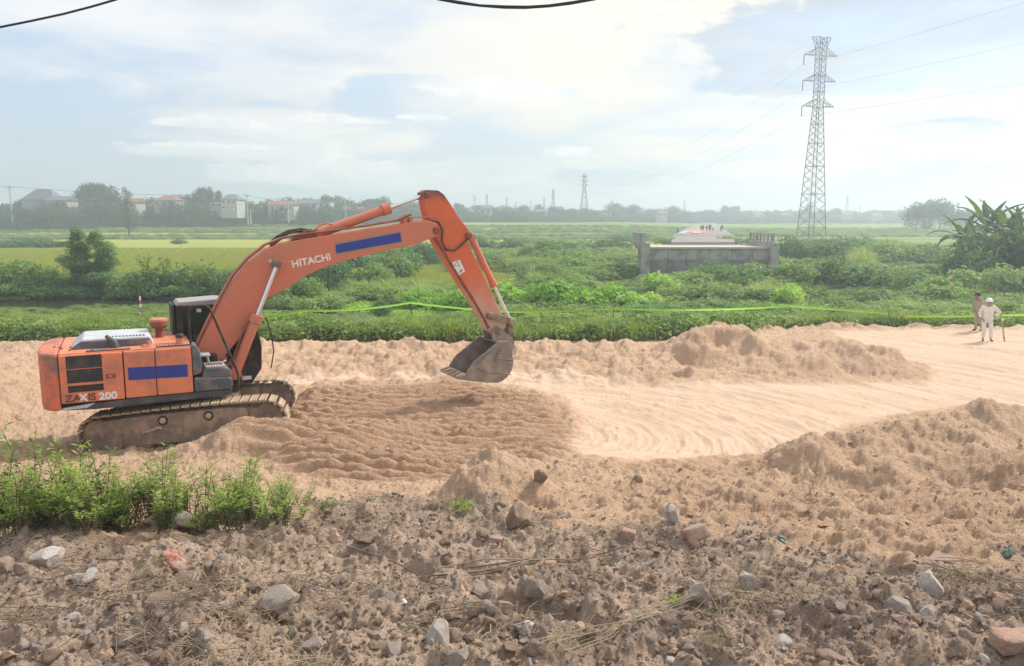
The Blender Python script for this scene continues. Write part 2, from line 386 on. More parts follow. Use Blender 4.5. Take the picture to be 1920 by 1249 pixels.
def heights(x, y):
    x = np.asarray(x, float); y = np.asarray(y, float); a = x/np.maximum(y, .5)
    rt = sst(.12, .3, a)
    z = np.interp(y, BY, BZ)*(1-rt)+np.interp(y, BY, BZR)*rt
    near = y < 40
    yb = np.interp(a*1382+960, _ub, _yb)+.9*vn(x*.55, y*.55, 21)+.35*vn(x*1.9, y*1.9, 22)
    rub = 1-sst(-.75, .75, y-yb+.5*fbm(x, y, 1.6, 3, 24))                                        # 1 = rubble strip, 0 = sand
    YE = yedge(a)
    yard = (1-rub)*(1-sst(YE-.6, YE+.5, y+.9*vn(x*.25, y*0, 31)))          # sand yard
    # ---------- sand
    gro = inpoly(x, y, GROOVE, .35)*yard
    pk1 = inpoly(x+.5*vn(x*.4, y*.4, 61), y, [G2(u, v) for u, v in [(1075,790),(1060,745),(900,718),(700,716),(500,728),(440,722),(520,708),(840,704),(1000,700),(1250,722),(1740,722),(1760,700),(1600,640),(1560,622),(1920,615),(2600,615),(2600,830),(1860,760),(1700,780),(1560,820),(1480,872),(1360,870),(1210,890),(1100,868),(1062,850)]], .5)*yard
    pk = np.clip(pk1*1.0, 0, 1)
    rough = np.clip(yard-gro*1.0-pk, 0, 1)
    # heaps
    hp = {k: sum(pile(x, y, *p_) for p_ in v) for k, v in PILES.items()}
    # the cone, the mounds
    z = z + sum(hp.values())
    # berm of spoil in front of the tracks and a heap behind the machine
    bm = pile(x, y, -5.55, 15.6, 1.7, 1.25, .62, .25, 1.0)+pile(x, y, -4.0, 16.2, 2.6, 2.2, .42, 0, 1.1)+pile(x, y, -4.1, 14.2, 2.6, 1.7, .25, 0, 1.1)+pile(x, y, -14.4, 19.5, 2.6, 4.2, .9, 0, 1.2)+pile(x, y, -17.5, 22, 3.6, 5.2, 1.3, 0, 1.2)
    z = z + bm*(1-rub)
    far = sst(22.0, 24.5, y)*(1-sst(29.8, 31.5, y))*yard*(1-sst(.02, .25, a-.17)*.9)
    hum = ridged(x, y, .42, 4, 41)
    z = z + far*(.17*hum-.04+.20*fbm(x, y, .8, 4, 43, .6))*(.4+.6*sst(-.55, -.2, a+.1*vn(x*.2, y*.2, 3)))
    z = z + far*.20*np.exp(-((y-29.8)/1.2)**2)*(.6+.8*vn(x*.35, x*0, 77))
    edge = np.exp(-((y-YE+.3)/.45)**2)*sst(.2, .35, a)
    z = z + edge*.22*(.6+fbm(x, y, .9, 3, 8))*(yard > .01)
    # roughness
    z = z + rough*(.11*ridged(x, y, 1.1, 4, 51, .6)+.085*fbm(x, y, 2.2, 5, 52, .62)+.035*ridged(x, y, 7, 3, 57))
    hpr = np.clip((hp['near_mound']+hp['far_heap']+hp['cone'])*1.4, 0, 1)
    z = z + hpr*yard*(.10*fbm(x, y, .9, 5, 54, .6)-.09*np.abs(vn((x*.9+y*.25)*1.7, y*.5, 58))+.03*ridged(x, y, 3, 3, 59))
    midr = sst(.05, .2, a)*(1-rub)*(1-sst(11.8, 13.2, y))
    z = z + midr*(.36*ridged(x*.5, y+.34*x, .95, 5, 47, .58)-.20)
    # dug grooves of the bucket teeth: wandering ridges running across
    wv = y+.28*fbm(x, y, .16, 2, 71)+.07*fbm(x, y*.5, .5, 3, 72)+.02*x
    ph = wv/.44*2*math.pi
    rid = (.5+.5*np.sin(ph+.5*vn(x*.5, y*.5, 73)))**1.25
    ampl = .30*(.6+.45*vn(x*.45, y*.45, 74)+.25)*gro
    z = z + ampl*rid*(1+.22*fbm(x, y, 3.2, 3, 75)) + gro*(.016*fbm(x, y, 5, 4, 76, .6)-.06)
    # track lines in the packed sand: arcs round one turning point
    rr = np.hypot(x-ARC[0], (y-ARC[1])*1.05)+.25*fbm(x, y, .16, 3, 81)
    th = np.arctan2(y-ARC[1], x-ARC[0])
    ln = .5*vn(rr*2.3, th*1.3, 82)+.4*vn(rr*6.5, th*3, 83)+.3*vn(rr*17, th*5, 84)
    ln2 = np.clip(vn(rr*1.15, th*.8+3, 85), 0, 1)
    z = z + pk*(.062*ln+.12*ln2*np.abs(vn(rr*7, th*9, 86))+.03*fbm(x, y, .35, 3, 87)+.05*np.clip(fbm(x, y, 2.6, 4, 88)-.35, 0, .5)-.05*np.clip(fbm(x, y, 1.4, 3, 89)-.25, 0, .5))
    # ---------- rubble strip
    lum = ridged(x, y, .75, 5, 91, .55)
    z = z + rub*(.22*(lum-.55)+.17*fbm(x, y, 1.1, 5, 92, .56)+.045*fbm(x, y, 5, 4, 93, .6)+.012*fbm(x, y, 20, 2, 94))
    z = z + rub*.05*np.clip(vn(x*3.3, y*3.3, 95)-.15, 0, 1)
    # ---------- wet land beyond
    wild = sst(YE, YE+3.5, y)*(1-sst(62, 72, y))
    z = z + wild*(.35*fbm(x, y, .11, 3, 101)+.18*fbm(x, y, .5, 3, 102))
    wet = 0
    for (cx, cy, rx, ry) in [(-32, 57.5, 20, 4.4), (-13.5, 54.5, 7.5, 4.2), (-6.5, 53, 5, 3.2), (-2.7, 88, 7, 7), (13.5, 90, 7.5, 9), (46, 92, 14, 6), (-9, 66, 5, 2.0), (26, 98, 12, 3), (13.8, 76, 2.2, 5)]:
        e = ell(x, y, cx, cy, rx, ry)+.25*vn(x*.3, y*.3, 6); wet = np.maximum(wet, 1-sst(.75, 1.1, e))
    z = np.where(y > 36, z*(1-wet)+wet*(-1.75), z)
    z = z + sst(360, 460, y)*1.6*fbm(x, y, .006, 2, 111)
    return z, dict(line=np.clip(.5+1.1*ln-.5*ln2, 0, 1), rub=rub, yard=yard, gro=gro, pk=pk, rough=rough, wet=wet, heap=np.clip(hp['far_heap']*2.2, 0, 1), mound=np.clip(hp['near_mound']*2.0, 0, 1), cone=np.clip(hp['cone']*3, 0, 1), moist=np.clip(bm*1.2, 0, 1))
def hz(x, y): return float(heights(np.array([x]), np.array([y]))[0][0])

def grid(ys, amin, amax, na):
    aa = np.linspace(amin, amax, na); Y, A = np.meshgrid(ys, aa, indexing='ij'); X = A*Y
    return X, Y
def gridmesh(name, X, Y, Z, col, facesel, mat, smooth=True):
    ny, nx = X.shape; idx = np.arange(ny*nx).reshape(ny, nx)
    f = np.stack([idx[:-1, :-1], idx[:-1, 1:], idx[1:, 1:], idx[1:, :-1]], -1)[facesel]
    used = np.unique(f); rem = np.full(ny*nx, -1, np.int64); rem[used] = np.arange(len(used))
    V = np.stack([X.ravel(), Y.ravel(), Z.ravel()], 1)[used]
    me = npmesh(name, V, rem[f], mat, smooth)
    if col is not None:
        at_ = me.color_attributes.new('zone', 'FLOAT_COLOR', 'POINT')
        at_.data.foreach_set('color', col.reshape(-1, 4)[used].astype(np.float32).ravel())
    return link(name, me)

def sandmat():
    m, k, b = newmat('sand', .95, 0, .15)
    ge = k.node('ShaderNodeNewGeometry').outputs['Position']
    at_ = k.node('ShaderNodeVertexColor', layer_name='zone'); s_ = k.node('ShaderNodeSeparateColor'); k.l.new(at_.outputs[0], s_.inputs[0])
    pk, gro, rub = s_.outputs
    n = k.noise(ge, .55, 5, .6); f = k.noise(ge, 7, 6, .7); g = k.noise(ge, 45, 4, .7)
    base = k.mix(k.ramp(n, .3, .7), (.595, .38, .245, 1), (.695, .475, .32, 1))
    base = k.mix(k.ramp(f, .35, .7, 0, .45), base, (.44, .28, .175, 1))
    moist = k.mix(k.ramp(f, .3, .7), (.46, .27, .165, 1), (.56, .35, .22, 1))
    packed = k.mix(k.ramp(n, .3, .7), (.56, .395, .275, 1), (.62, .455, .33, 1))
    packed = k.mix(k.ramp(at_.outputs['Alpha'], .62, .28, 0, .5), packed, (.49, .335, .235, 1))
    packed = k.mix(k.ramp(k.noise(k.vm('MULTIPLY', ge, (1, 3, 1)), 3.0, 6, .7), .54, .70, 0, .6), packed, (.47, .30, .20, 1))
    c = k.mix(k.math('MULTIPLY', gro, .85), base, moist)
    c = k.mix(k.ramp(k.math('ADD', pk, k.math('MULTIPLY', k.math('SUBTRACT', f, .5), .5)), .35, .7), c, packed)
    # soil of the rubble strip
    r1 = k.mix(k.ramp(k.noise(ge, 1.1, 6, .65), .36, .62), (.27, .19, .145, 1), (.56, .405, .305, 1))
    r1 = k.mix(k.ramp(k.noise(ge, .38, 3, .5), .48, .68, 0, .75), r1, (.54, .39, .28, 1))
    r1 = k.mix(k.ramp(g, .56, .70, 0, .75), r1, (.56, .47, .40, 1))
    r1 = k.mix(k.ramp(f, .58, .75, 0, .6), r1, (.15, .115, .095, 1))
    c = k.mix(k.ramp(k.math('ADD', rub, k.math('MULTIPLY', k.math('SUBTRACT', f, .5), .9)), .3, .75), c, r1)
    c = k.mix(k.ramp(g, .3, .7, .0, .16), c, (.9, .75, .6, 1))
    k.inp(b.inputs['Base Color'], c)
    h = k.math('ADD', k.math('MULTIPLY', k.noise(ge, 14, 6, .72), .8), k.math('MULTIPLY', g, .25))
    st = k.ramp(pk, 0, 1, .13, .05)
    h2 = k.math('MULTIPLY', h, st)
    bump(k, b, h2, 1.0, 1.0)
    return m
M['sand'] = sandmat()
ys = [2.6]
while ys[-1] < 37.2: ys.append(ys[-1]*(1.0043 if ys[-1] < 20 else 1.0040))
ys = np.array(ys)
X, Y = grid(ys, -1.02, 1.02, 1080)
Z, mk = heights(X, Y)
zone = np.stack([mk['pk'], np.clip(mk['gro']+mk['moist']*.8+mk['far'] if 'far' in mk else mk['gro']+mk['moist']*.8, 0, 1), mk['rub'], mk['line']], -1)
cut = lambda a_: a_[:-1, :-1]
mh = cut(mk['heap']) > .12; mm = (cut(mk['mound']) > .25) & (cut(mk['rub']) < .5); mc = (cut(mk['cone']) > .15) & (cut(mk['rub']) < .6)
mr = (cut(mk['rub']) >= .5) & ~mc; inb = (cut(Y) > cut(yedge(X/Y))+.8)
ms = ~(mh | mm | mc | mr | inb)
o = gridmesh('sand_yard', X, Y, Z, zone, ms, M['sand']); tag(o, kind='structure')
o = gridmesh('rubble_bank', X, Y, Z, zone, mr, M['sand']); tag(o, kind='structure')
tag(gridmesh('sand_heap', X, Y, Z, zone, mh, M['sand']), 'long low heap of loose sand in front of the green hedge, beyond the packed sand', 'sand heap')
tag(gridmesh('sand_heap', X, Y, Z, zone, mm, M['sand']), 'large brownish sand mound at the right edge beside the packed sand', 'sand heap')
tag(gridmesh('sand_heap', X, Y, Z, zone, mc, M['sand']), 'small pointed cone of sand between the grooved sand and the rubble', 'sand heap')

def landmat():
    m, k, b = newmat('land', .95, 0, .1)
    ge = k.node('ShaderNodeNewGeometry').outputs['Position']
    x_, y_, z_ = k.sep(ge)
    n = k.noise(ge, .25, 5, .6); f = k.noise(ge, 2.2, 6, .7)
    wild = k.mix(k.ramp(f, .3, .7), (.07, .12, .04, 1), (.16, .22, .07, 1))
    # paddies: ripening yellow near, greener strips farther
    fine = k.noise(k.vm('MULTIPLY', ge, (1, .35, 1)), 1.6, 5, .7)
    rice = k.mix(k.ramp(fine, .3, .7), (.30, .34, .065, 1), (.40, .42, .10, 1))
    green = k.mix(k.ramp(k.noise(k.vm('MULTIPLY', ge, (.12, 1, 1)), .12, 5, .65), .38, .62), (.13, .235, .06, 1), (.27, .37, .10, 1))
    green = k.mix(k.ramp(k.noise(k.vm('MULTIPLY', ge, (.06, 1, 1)), .2, 3, .6), .54, .66, 0, .7), green, (.085, .15, .05, 1))
    yw = k.math('ADD', y_, k.math('MULTIPLY', k.math('SUBTRACT', n, .5), 10))
    yw = k.math('ADD', yw, k.math('MULTIPLY', x_, .9))
    c = k.mix(k.ramp(yw, 228, 234), rice, green)
    c = k.mix(k.ramp(k.math('ADD', yw, k.math('MULTIPLY', x_, -1.0)), 64, 68), wild, c)
    k.inp(b.inputs['Base Color'], c)
    bump(k, b, k.math('ADD', f, fine), 1.0, .35)
    return m
M['land'] = landmat()
ys2 = [30.6]
while ys2[-1] < 470: ys2.append(ys2[-1]*1.011)
X2, Y2 = grid(np.array(ys2), -1.15, 1.15, 460)
Z2, mk2 = heights(X2, Y2); Z2 = Z2-.25*(Y2 < yedge(X2/Y2)+.75)
o = gridmesh('fields', X2, Y2, Z2, None, np.ones((X2.shape[0]-1, X2.shape[1]-1), bool), M['land']); tag(o, kind='structure')
ys3 = np.geomspace(ys2[-1], 9000, 60); X3, Y3 = grid(ys3, -1.6, 1.6, 60); Z3 = heights(X3, Y3)[0]; Z3[0] -= .15
o = gridmesh('far_land', X3, Y3, Z3, None, np.ones((59, 59), bool), M['land']); tag(o, kind='structure')
# ground under and behind the viewer
mb = MB(); mb.add([(-60, -40, 2.3), (60, -40, 2.3), (60, 3.0, 2.25), (2.5, 2.9, 2.3), (-2.5, 2.9, 2.3), (-60, 3.0, 2.25)], [(0, 1, 2, 3, 4, 5)])
o = mb.build('road_shoulder', M['concrete']); tag(o, kind='structure')
for sx in (-1, 1):
    mb = MB(); e = 1.02
    mb.add([(sx*2.6, 2.55, 2.2), (sx*60, 2.95, 2.2), (sx*60, 37, -.3), (sx*37*1.015, 37, -.5), (sx*16, 16, -.1), (sx*9, 9, 1.1)], [(0, 1, 2, 3, 4, 5)])
    o = mb.build('ground', M['land']); tag(o, kind='structure')

m, k, b = newmat('marsh_water', .06, 0, .5)
b.inputs['Base Color'].default_value = (.035, .033, .022, 1)
ge = k.node('ShaderNodeNewGeometry').outputs['Position']
bump(k, b, k.noise(ge, 2.5, 3, .5), .25, .05); M['water'] = m
mb = MB().add([(-80, 40, -1.12), (95, 40, -1.12), (125, 112, -1.12), (-105, 112, -1.12)], [(0, 1, 2, 3)])
o = mb.build('water', M['water']); tag(o, kind='structure')

# ------------------------------------------------------------------ excavator (built in its own axes: x forward, y left, z up)
YAW = R(27)
_h3 = Vector((math.cos(YAW), math.sin(YAW), 0)); _n3 = Vector((math.sin(YAW), -math.cos(YAW), 0))
_O = Vector((-7.959, 17.003, 0)); SWC = _O + _h3*.65
def ls(u, v, w_):
    """point of the machine seen at a photo pixel, on the machine's own vertical plane w_ metres right of its centre line"""
    r = ray(u, v); o = Vector((0, 0, CZ)); p = o + r*((_O+_n3*w_-o).dot(_n3)/r.dot(_n3))
    return ((p-SWC).dot(_h3), p.z)
def lp(pts, w_): return [ls(u, v, w_) for u, v in pts]
ex = empty('excavator', SWC, YAW, 'orange tracked excavator with raised boom, blue stickers and grey muddy bucket on the sand', 'excavator')
X0 = -.65
def sx(s_): return s_+X0
# counterweight and deck
cw = [(-1.80, -1.285), (-1.93, -1.27), (-2.05, -1.18), (-2.13, -1.0), (-2.19, -.5), (-2.21, 0), (-2.19, .5), (-2.13, 1.0), (-2.05, 1.18), (-1.93, 1.27), (-1.80, 1.285)]
MB().plan([(sx(a_), b_) for a_, b_ in cw], 1.25, 2.405).build('counterweight', M['cwpaint'], ex, bevel=.05)
MB().side([(sx(-1.80), 1.255), (sx(-1.2), 1.22), (sx(1.42), 1.25), (sx(1.44), 1.38), (sx(-.6), 1.375), (sx(-1.80), 1.32)], -1.27, 1.27).build('deck_frame', M['dark'], ex, bevel=.015)
MB().side([(sx(-1.78), 1.30), (sx(-1.2), 1.36), (sx(-1.35), 1.27), (sx(-1.78), 1.262)], -1.276, -1.272).build('scraped_plate', M['hood'], ex)
MB().box(sx(-1.78), sx(.68), -1.0, 1.24, 1.38, 2.34).build('engine_housing', M['orange'], ex)
# side doors
def door(name, s0, s1, z0, z1):
    return MB().box(sx(s0), sx(s1), -1.295, -1.0, z0, z1).build(name, M['orange2'], ex, bevel=.03)
d1 = door('side_door', -1.79, -.655, 1.385, 2.37)
d2 = door('side_door', -.635, -.055, 1.39, 2.37)
d3 = door('side_door', -.045, .655, 1.39, 2.37)
def on(par, mb_, nm, mt, **k_): return mb_.build(nm, mt, par, **k_)
for (z0, z1, ns) in ((2.09, 2.345, 9), (1.80, 2.07, 9), (1.61, 1.745, 4)):
    v_ = on(d1, MB().box(sx(-1.66), sx(-1.03), -1.302, -1.29, z0, z1), 'vent', M['black'])
for i in range(16):
    s0 = -1.63+i*.0375
    on(d1, MB().box(sx(s0), sx(s0+.014), -1.312, -1.302, 2.10, 2.36 if i % 2 else 2.335), 'vent_slat', M['dark'])
for i in range(7):
    on(d1, MB().box(sx(-1.65), sx(-1.04), -1.309, -1.302, 1.825+i*.034, 1.836+i*.034), 'vent_slat', M['dark'])
on(d1, MB().box(sx(-.97), sx(-.80), -1.30, -1.29, 1.84, 1.93), 'latch_recess', M['rusty'])
on(d1, MB().box(sx(-.93), sx(-.86), -1.306, -1.29, 1.86, 1.91), 'latch', M['orange'])
on(d2, MB().side([(sx(-.57), 1.765), (sx(-.062), 1.755), (sx(-.062), 2.015), (sx(-.57), 2.03)], -1.302, -1.290), 'blue_sticker', M['blue'])
on(d3, MB().side([(sx(-.038), 1.755), (sx(.56), 1.74), (sx(.56), 2.005), (sx(-.038), 2.015)], -1.302, -1.290), 'blue_sticker', M['blue'])
# top deck, hood, pipes
tp = MB(); tp.box(sx(-1.79), sx(.68), -1.25, 1.24, 2.345, 2.40); tp.build('top_deck', M['orange2'], ex, bevel=.02)
MB().box(sx(-.15), sx(.50), -.85, .9, 2.40, 2.43).build('top_cover', M['orange2'], ex, bevel=.012)
hd = MB(); hd.prism([(sx(-1.60), 0, 2.40), (sx(-.02), 0, 2.40), (sx(-.10), 0, 2.585), (sx(-1.36), 0, 2.60)], (0, -.80, 0), (0, .62, 0))
HD = hd.build('engine_hood', M['hood'], ex, bevel=.03)
on(HD, MB().prism([(sx(-1.62), -.82, 2.402), (sx(-.06), -.82, 2.402), (sx(-.13), -.806, 2.545), (sx(-1.40), -.806, 2.555)], (0, 0, 0), (0, .02, 0)), 'hood_skirt', M['slate'])
for i in range(12):
    on(HD, MB().box(sx(-.95+i*.065), sx(-.915+i*.065), -.66, -.50, 2.59, 2.598), 'hood_slot', M['black'])
ep = MB(); ep.tube([(sx(.12), .1, 2.38), (sx(.12), .1, 2.68)], .085, 18)
EP = ep.build('precleaner_pipe', M['rusty'], ex, smooth=40)
on(EP, MB().tube([(sx(.12), .1, 2.64), (sx(.12), .1, 2.70), (sx(.12), .1, 2.71), (sx(.12), .1, 2.79)], [.15, .175, .185, .175], 22), 'precleaner_bowl', M['rusty'], smooth=40)
on(EP, MB().tube([(sx(.12), .1, 2.79), (sx(.12), .1, 2.84), (sx(.12), .1, 2.86)], [.19, .185, .14], 22), 'precleaner_cap', M['orange'], smooth=40)
MB().tube([(sx(-.78), -.85, 2.40), (sx(-.80), -.85, 2.50), (sx(-.88), -.85, 2.60), (sx(-.93), -.85, 2.66)], [.10, .085, .05, .035], 14).build('exhaust_outlet', M['dark'], ex, smooth=50)
cp = MB(); cp.tube([(sx(-.14), -1.02, 2.40), (sx(-.14), -1.02, 2.435)], [.16, .13], 18); cp.tube([(sx(-.14), -1.02, 2.43), (sx(-.14), -1.02, 2.52)], [.05, .03], 10)
cp.build('filler_cap', M['orange'], ex, smooth=40)
fc = MB().cyl((sx(.46), -1.1, 2.38), (sx(.46), -1.1, 2.56), .085, 16).build('fuel_neck', M['orange2'], ex, smooth=40)
on(fc, MB().tube([(sx(.46), -1.1, 2.56), (sx(.46), -1.1, 2.60), (sx(.46), -1.1, 2.64)], [.09, .09, .06], 16), 'fuel_cap', M['black'], smooth=40)
stp = MB().box(sx(0.0), sx(.66), -1.24, -1.05, 2.402, 2.42).build('step_plate', M['dark'], ex)
for i in range(11): on(stp, MB().box(sx(.02+i*.058), sx(.045+i*.058), -1.23, -1.07, 2.42, 2.427), 'grip_bar', M['hood'])
stp2 = MB().box(sx(-1.3), sx(-.5), -1.24, -1.12, 2.402, 2.415).build('step_plate', M['dark'], ex)
for i in range(8):
    MB().cyl((sx(-1.9+i*.05*(i % 3+1)), -.3-.1*i, 2.40), (sx(-1.9+i*.05*(i % 3+1)), -.3-.1*i, 2.43), .02, 8).build('bolt', M['rusty'], ex)
# front corner: slate pillar, tool box, step
MB().side([(sx(.665), 1.74), (sx(.82), 1.78), (sx(.86), 1.95), (sx(.83), 2.25), (sx(.76), 2.40), (sx(.665), 2.42)], -1.29, -.75).build('corner_cover', M['slate'], ex, bevel=.03)
MB().side([(sx(.68), 1.39), (sx(1.40), 1.385), (sx(1.46), 1.45), (sx(1.45), 1.60), (sx(1.40), 1.655), (sx(.68), 1.70)], -1.30, -.50).build('tool_box', M['slate'], ex, bevel=.03)
tb2 = MB().side([(sx(.85), 1.66), (sx(1.42), 1.64), (sx(1.46), 1.72), (sx(1.40), 1.84), (sx(1.30), 1.885), (sx(.92), 1.90), (sx(.86), 1.80)], -1.27, -.52).build('tool_box_lid', M['slate'], ex, bevel=.04)
on(tb2, MB().box(sx(.93), sx(1.33), -1.20, -.62, 1.885, 1.905), 'tread_plate', M['deck'])
for i in range(7): on(tb2, MB().box(sx(.96+i*.05), sx(.985+i*.05), -1.1, -.8, 1.905, 1.915), 'grip_bar', M['dark'])
for i in range(7):
    a0 = sx(.74+i*.095)
    MB().prism([(a0, -1.302, 1.60), (a0+.02, -1.302, 1.60), (a0+.085, -1.302, 1.46), (a0+.065, -1.302, 1.46)], (0, -.004, 0), (0, .01, 0)).build('pressed_rib', M['dark'], ex)
MB().box(sx(.82), sx(1.06), -.95, -.55, 2.08, 2.125).build('foot_step', M['hood'], ex, bevel=.01)
MB().tube([(sx(1.0), -.7, 2.1), (sx(1.04), -.68, 1.9), (sx(1.0), -.6, 1.6)], .03, 8).build('step_bracket', M['hood'], ex, smooth=60)
MB().tube([(sx(.67), -1.0, 2.38), (sx(.67), -1.0, 3.04), (sx(.69), -1.0, 3.14), (sx(.76), -1.0, 3.21), (sx(1.0), -1.0, 3.21), (sx(1.07), -1.0, 3.17), (sx(1.12), -1.0, 3.07), (sx(1.58), -1.0, 1.75), (sx(1.61), -1.0, 1.6), (sx(1.61), -1.0, 1.38), (sx(1.56), -1.0, 1.28)], .026, 10).build('grab_rail', M['black'], ex, smooth=60)
# pivot area
MB().box(sx(.3), sx(1.25), -.48, -.33, 1.38, 2.05).build('boom_bracket', M['black'], ex, bevel=.02)
MB().box(sx(.3), sx(1.25), .27, .33, 1.38, 2.05).build('boom_bracket', M['black'], ex, bevel=.02)
MB().box(sx(-.1), sx(.45), -.7, .3, 1.38, 2.2).build('valve_housing', M['black'], ex)
MB().box(sx(1.2), sx(1.75), -.5, .35, 1.3, 1.62).build('front_frame', M['black'], ex, bevel=.02)
MB().cyl((0, 0, 1.0), (0, 0, 1.27), .72, 40).build('slew_ring', M['steelmud'], ex, smooth=40)

# cab
cab = MB(); CW0, CW1 = .30, 1.27     # y range (left side)
cab.side(lp([(331, 650), (360, 655), (400, 690), (440, 690), (486, 640), (489, 665), (486, 690), (470, 718), (400, 720), (340, 700)], -.3), CW0, CW0+.05)
CAB = cab.build('cab', M['black'], ex, bevel=.01)
SC_ = lp([(329, 572), (334, 566), (410, 561), (436, 570), (462, 588), (480, 612), (488, 650), (488, 690), (470, 718), (380, 722), (329, 700)], -.3)
def cpart(mb_, nm, mt, **k_): return mb_.build(nm, mt, CAB, **k_)
xs_ = [p[0] for p in SC_]
# floor, rear wall, far side lower panel
cpart(MB().side([(SC_[10][0], 1.30), (SC_[8][0]-.05, 1.25), (SC_[7][0], 1.45), (SC_[10][0], 1.45)], CW0+.05, CW1), 'cab_floor', M['black'])
cpart(MB().box(SC_[10][0], SC_[10][0]+.06, CW0, CW1, 1.4, 3.12), 'rear_panel', M['black'], bevel=.01)
fo = lp([(331, 650), (360, 655), (400, 690), (440, 690), (486, 640), (489, 665), (486, 690), (470, 718), (400, 720), (340, 700)], -.3)
cpart(MB().side(fo, CW1-.05, CW1), 'door_panel', M['black'])
rf = [(SC_[0][0]-.01, 3.09), (SC_[1][0], 3.18), (SC_[2][0], 3.22), (SC_[3][0], 3.16), (SC_[3][0]-.03, 3.08)]
cpart(MB().side(rf, CW0-.02, CW1+.02), 'cab_roof', M['blacktop'], bevel=.025)
fr = [SC_[3], SC_[4], SC_[5], SC_[6], SC_[7], SC_[8]]
for yy in (CW0+.03, CW1-.03):
    cpart(MB().tube([(a_, yy, b_) for a_, b_ in fr], .04, 8), 'front_pillar', M['black'], smooth=60)
    cpart(MB().box(SC_[0][0], SC_[0][0]+.13, yy-.03, yy+.03, 1.4, 3.12), 'rear_pillar', M['black'])
    xm = sx(1.38)
    cpart(MB().box(xm, xm+.07, yy-.03, yy+.03, 1.4, 3.14), 'door_pillar', M['black'])
    cpart(MB().box(SC_[0][0], SC_[3][0]+.02, yy-.03, yy+.03, 3.0, 3.1), 'roof_rail', M['black'])
gm, gk, gb = newmat('tinted_glass', .08, 0, .5); gb.inputs['Base Color'].default_value = (.015, .018, .018, 1)
tr = gk.node('ShaderNodeBsdfTransparent'); tr.inputs[0].default_value = (.62, .68, .64, 1)
gmx = gk.node('ShaderNodeMixShader'); gmx.inputs[0].default_value = .35
gk.l.new(tr.outputs[0], gmx.inputs[1]); gk.l.new(gb.outputs[0], gmx.inputs[2])
gk.l.new(gmx.outputs[0], [n_ for n_ in gm.node_tree.nodes if n_.type == 'OUTPUT_MATERIAL'][0].inputs[0]); M['glass'] = gm
for yy in (CW0+.02, CW1-.02):
    cpart(MB().side([(SC_[0][0]+.13, 2.0), (sx(1.38), 2.0), (sx(1.38), 3.02), (SC_[0][0]+.13, 3.02)], yy-.005, yy+.005), 'side_window', gm)
    cpart(MB().side([(sx(1.45), 1.75), (sx(2.2), 1.9), SC_[6], SC_[5], SC_[4], (SC_[3][0], 3.02), (sx(1.45), 3.02)], yy-.005, yy+.005), 'side_window', gm)
fr_in = [(a_-.01, b_) for a_, b_ in fr]
mbw = MB()
for i in range(len(fr_in)-1):
    (a0, b0), (a1, b1) = fr_in[i], fr_in[i+1]
    mbw.add([(a0, CW0+.06, b0), (a0, CW1-.06, b0), (a1, CW1-.06, b1), (a1, CW0+.06, b1)], [(0, 1, 2, 3)])
cpart(mbw, 'windscreen', gm)
cpart(MB().box(sx(.80), sx(1.30), .55, 1.05, 1.45, 1.95), 'seat', M['dark'], bevel=.05)
cpart(MB().side([(sx(.72), 1.9), (sx(.92), 1.9), (sx(.86), 2.62), (sx(.70), 2.62)], .58, 1.02), 'seat_back', M['dark'], bevel=.04)
cpart(MB().box(sx(.82), sx(1.30), CW0-.004, CW0, 2.02, 2.42), 'side_curtain', M['dark'])
for u0 in (447, 462):
    a_, b_ = ls(u0, 712, -.3); cpart(MB().box(a_-.10, a_+.12, CW0-.006, CW0, b_-.0, b_+.09), 'warning_plate', M['white'])
a_, b_ = ls(372, 583, -.3); cpart(MB().box(a_-.04, a_+.06, CW0-.02, CW0, b_-.03, b_+.05), 'cab_lamp', M['hood'])
MB().tube([(sx(2.44), .2, 2.75), (sx(2.56), .2, 2.35), (sx(2.60), .2, 1.9), (sx(2.52), .2, 1.5)], .015, 6).build('mirror_rod', M['black'], ex, smooth=60)

# boom
bo = lp([(370, 655), (392, 612), (418, 562), (440, 524), (468, 492), (500, 467), (530, 456), (560, 450), (640, 438), (690, 430), (750, 420), (800, 413), (818, 418), (824, 432), (818, 444), (806, 448), (780, 459), (740, 466), (690, 478), (640, 491), (600, 505), (575, 517), (550, 533), (525, 548), (505, 558), (492, 570), (478, 590), (452, 632), (425, 664), (405, 688), (393, 692), (380, 686), (372, 672)], .3)
bm_ = MB().side(bo, -.30, .30); BOOM = bm_.build('boom', M['orange'], ex, bevel=.018)
bl = lp([(629, 459), (750, 436), (753, 453), (631, 475)], .3)
on(BOOM, MB().side(bl, -.306, -.29), 'blue_sticker', M['blue'])
bl2 = lp([(627, 456), (752, 433), (756, 455), (629, 479)], .3)
on(BOOM, MB().side(bl2, -.303, -.295), 'sticker_residue', M['straw'])
for off, rr_ in ((.20, .022), (.08, .022), (-.06, .022)):
    pp = lp([(368, 655), (390, 608), (416, 558), (438, 519), (466, 487), (498, 462), (530, 449), (560, 443), (640, 433), (700, 424), (750, 415), (762, 409), (772, 405)], .3)
    on(BOOM, MB().tube([(a_, -off-.06, b_+.03) for a_, b_ in pp], rr_, 7), 'hydraulic_pipe', M['rusty' if off == .2 else 'orange'], smooth=60)
pp = lp([(752, 418), (765, 411), (775, 411), (803, 412)], .3)
on(BOOM, MB().tube([(a_, -.2, b_+.04) for a_, b_ in lp([(760, 416), (770, 411), (812, 410)], .3)], .018, 7), 'hydraulic_pipe', M['orange'], smooth=60)
for (u, v) in ((762, 413), (772, 411)):
    a_, b_ = ls(u, v+6, .3); on(BOOM, MB().box(a_-.04, a_+.04, -.25, .1, b_-.03, b_+.12), 'pipe_clamp', M['orange'])
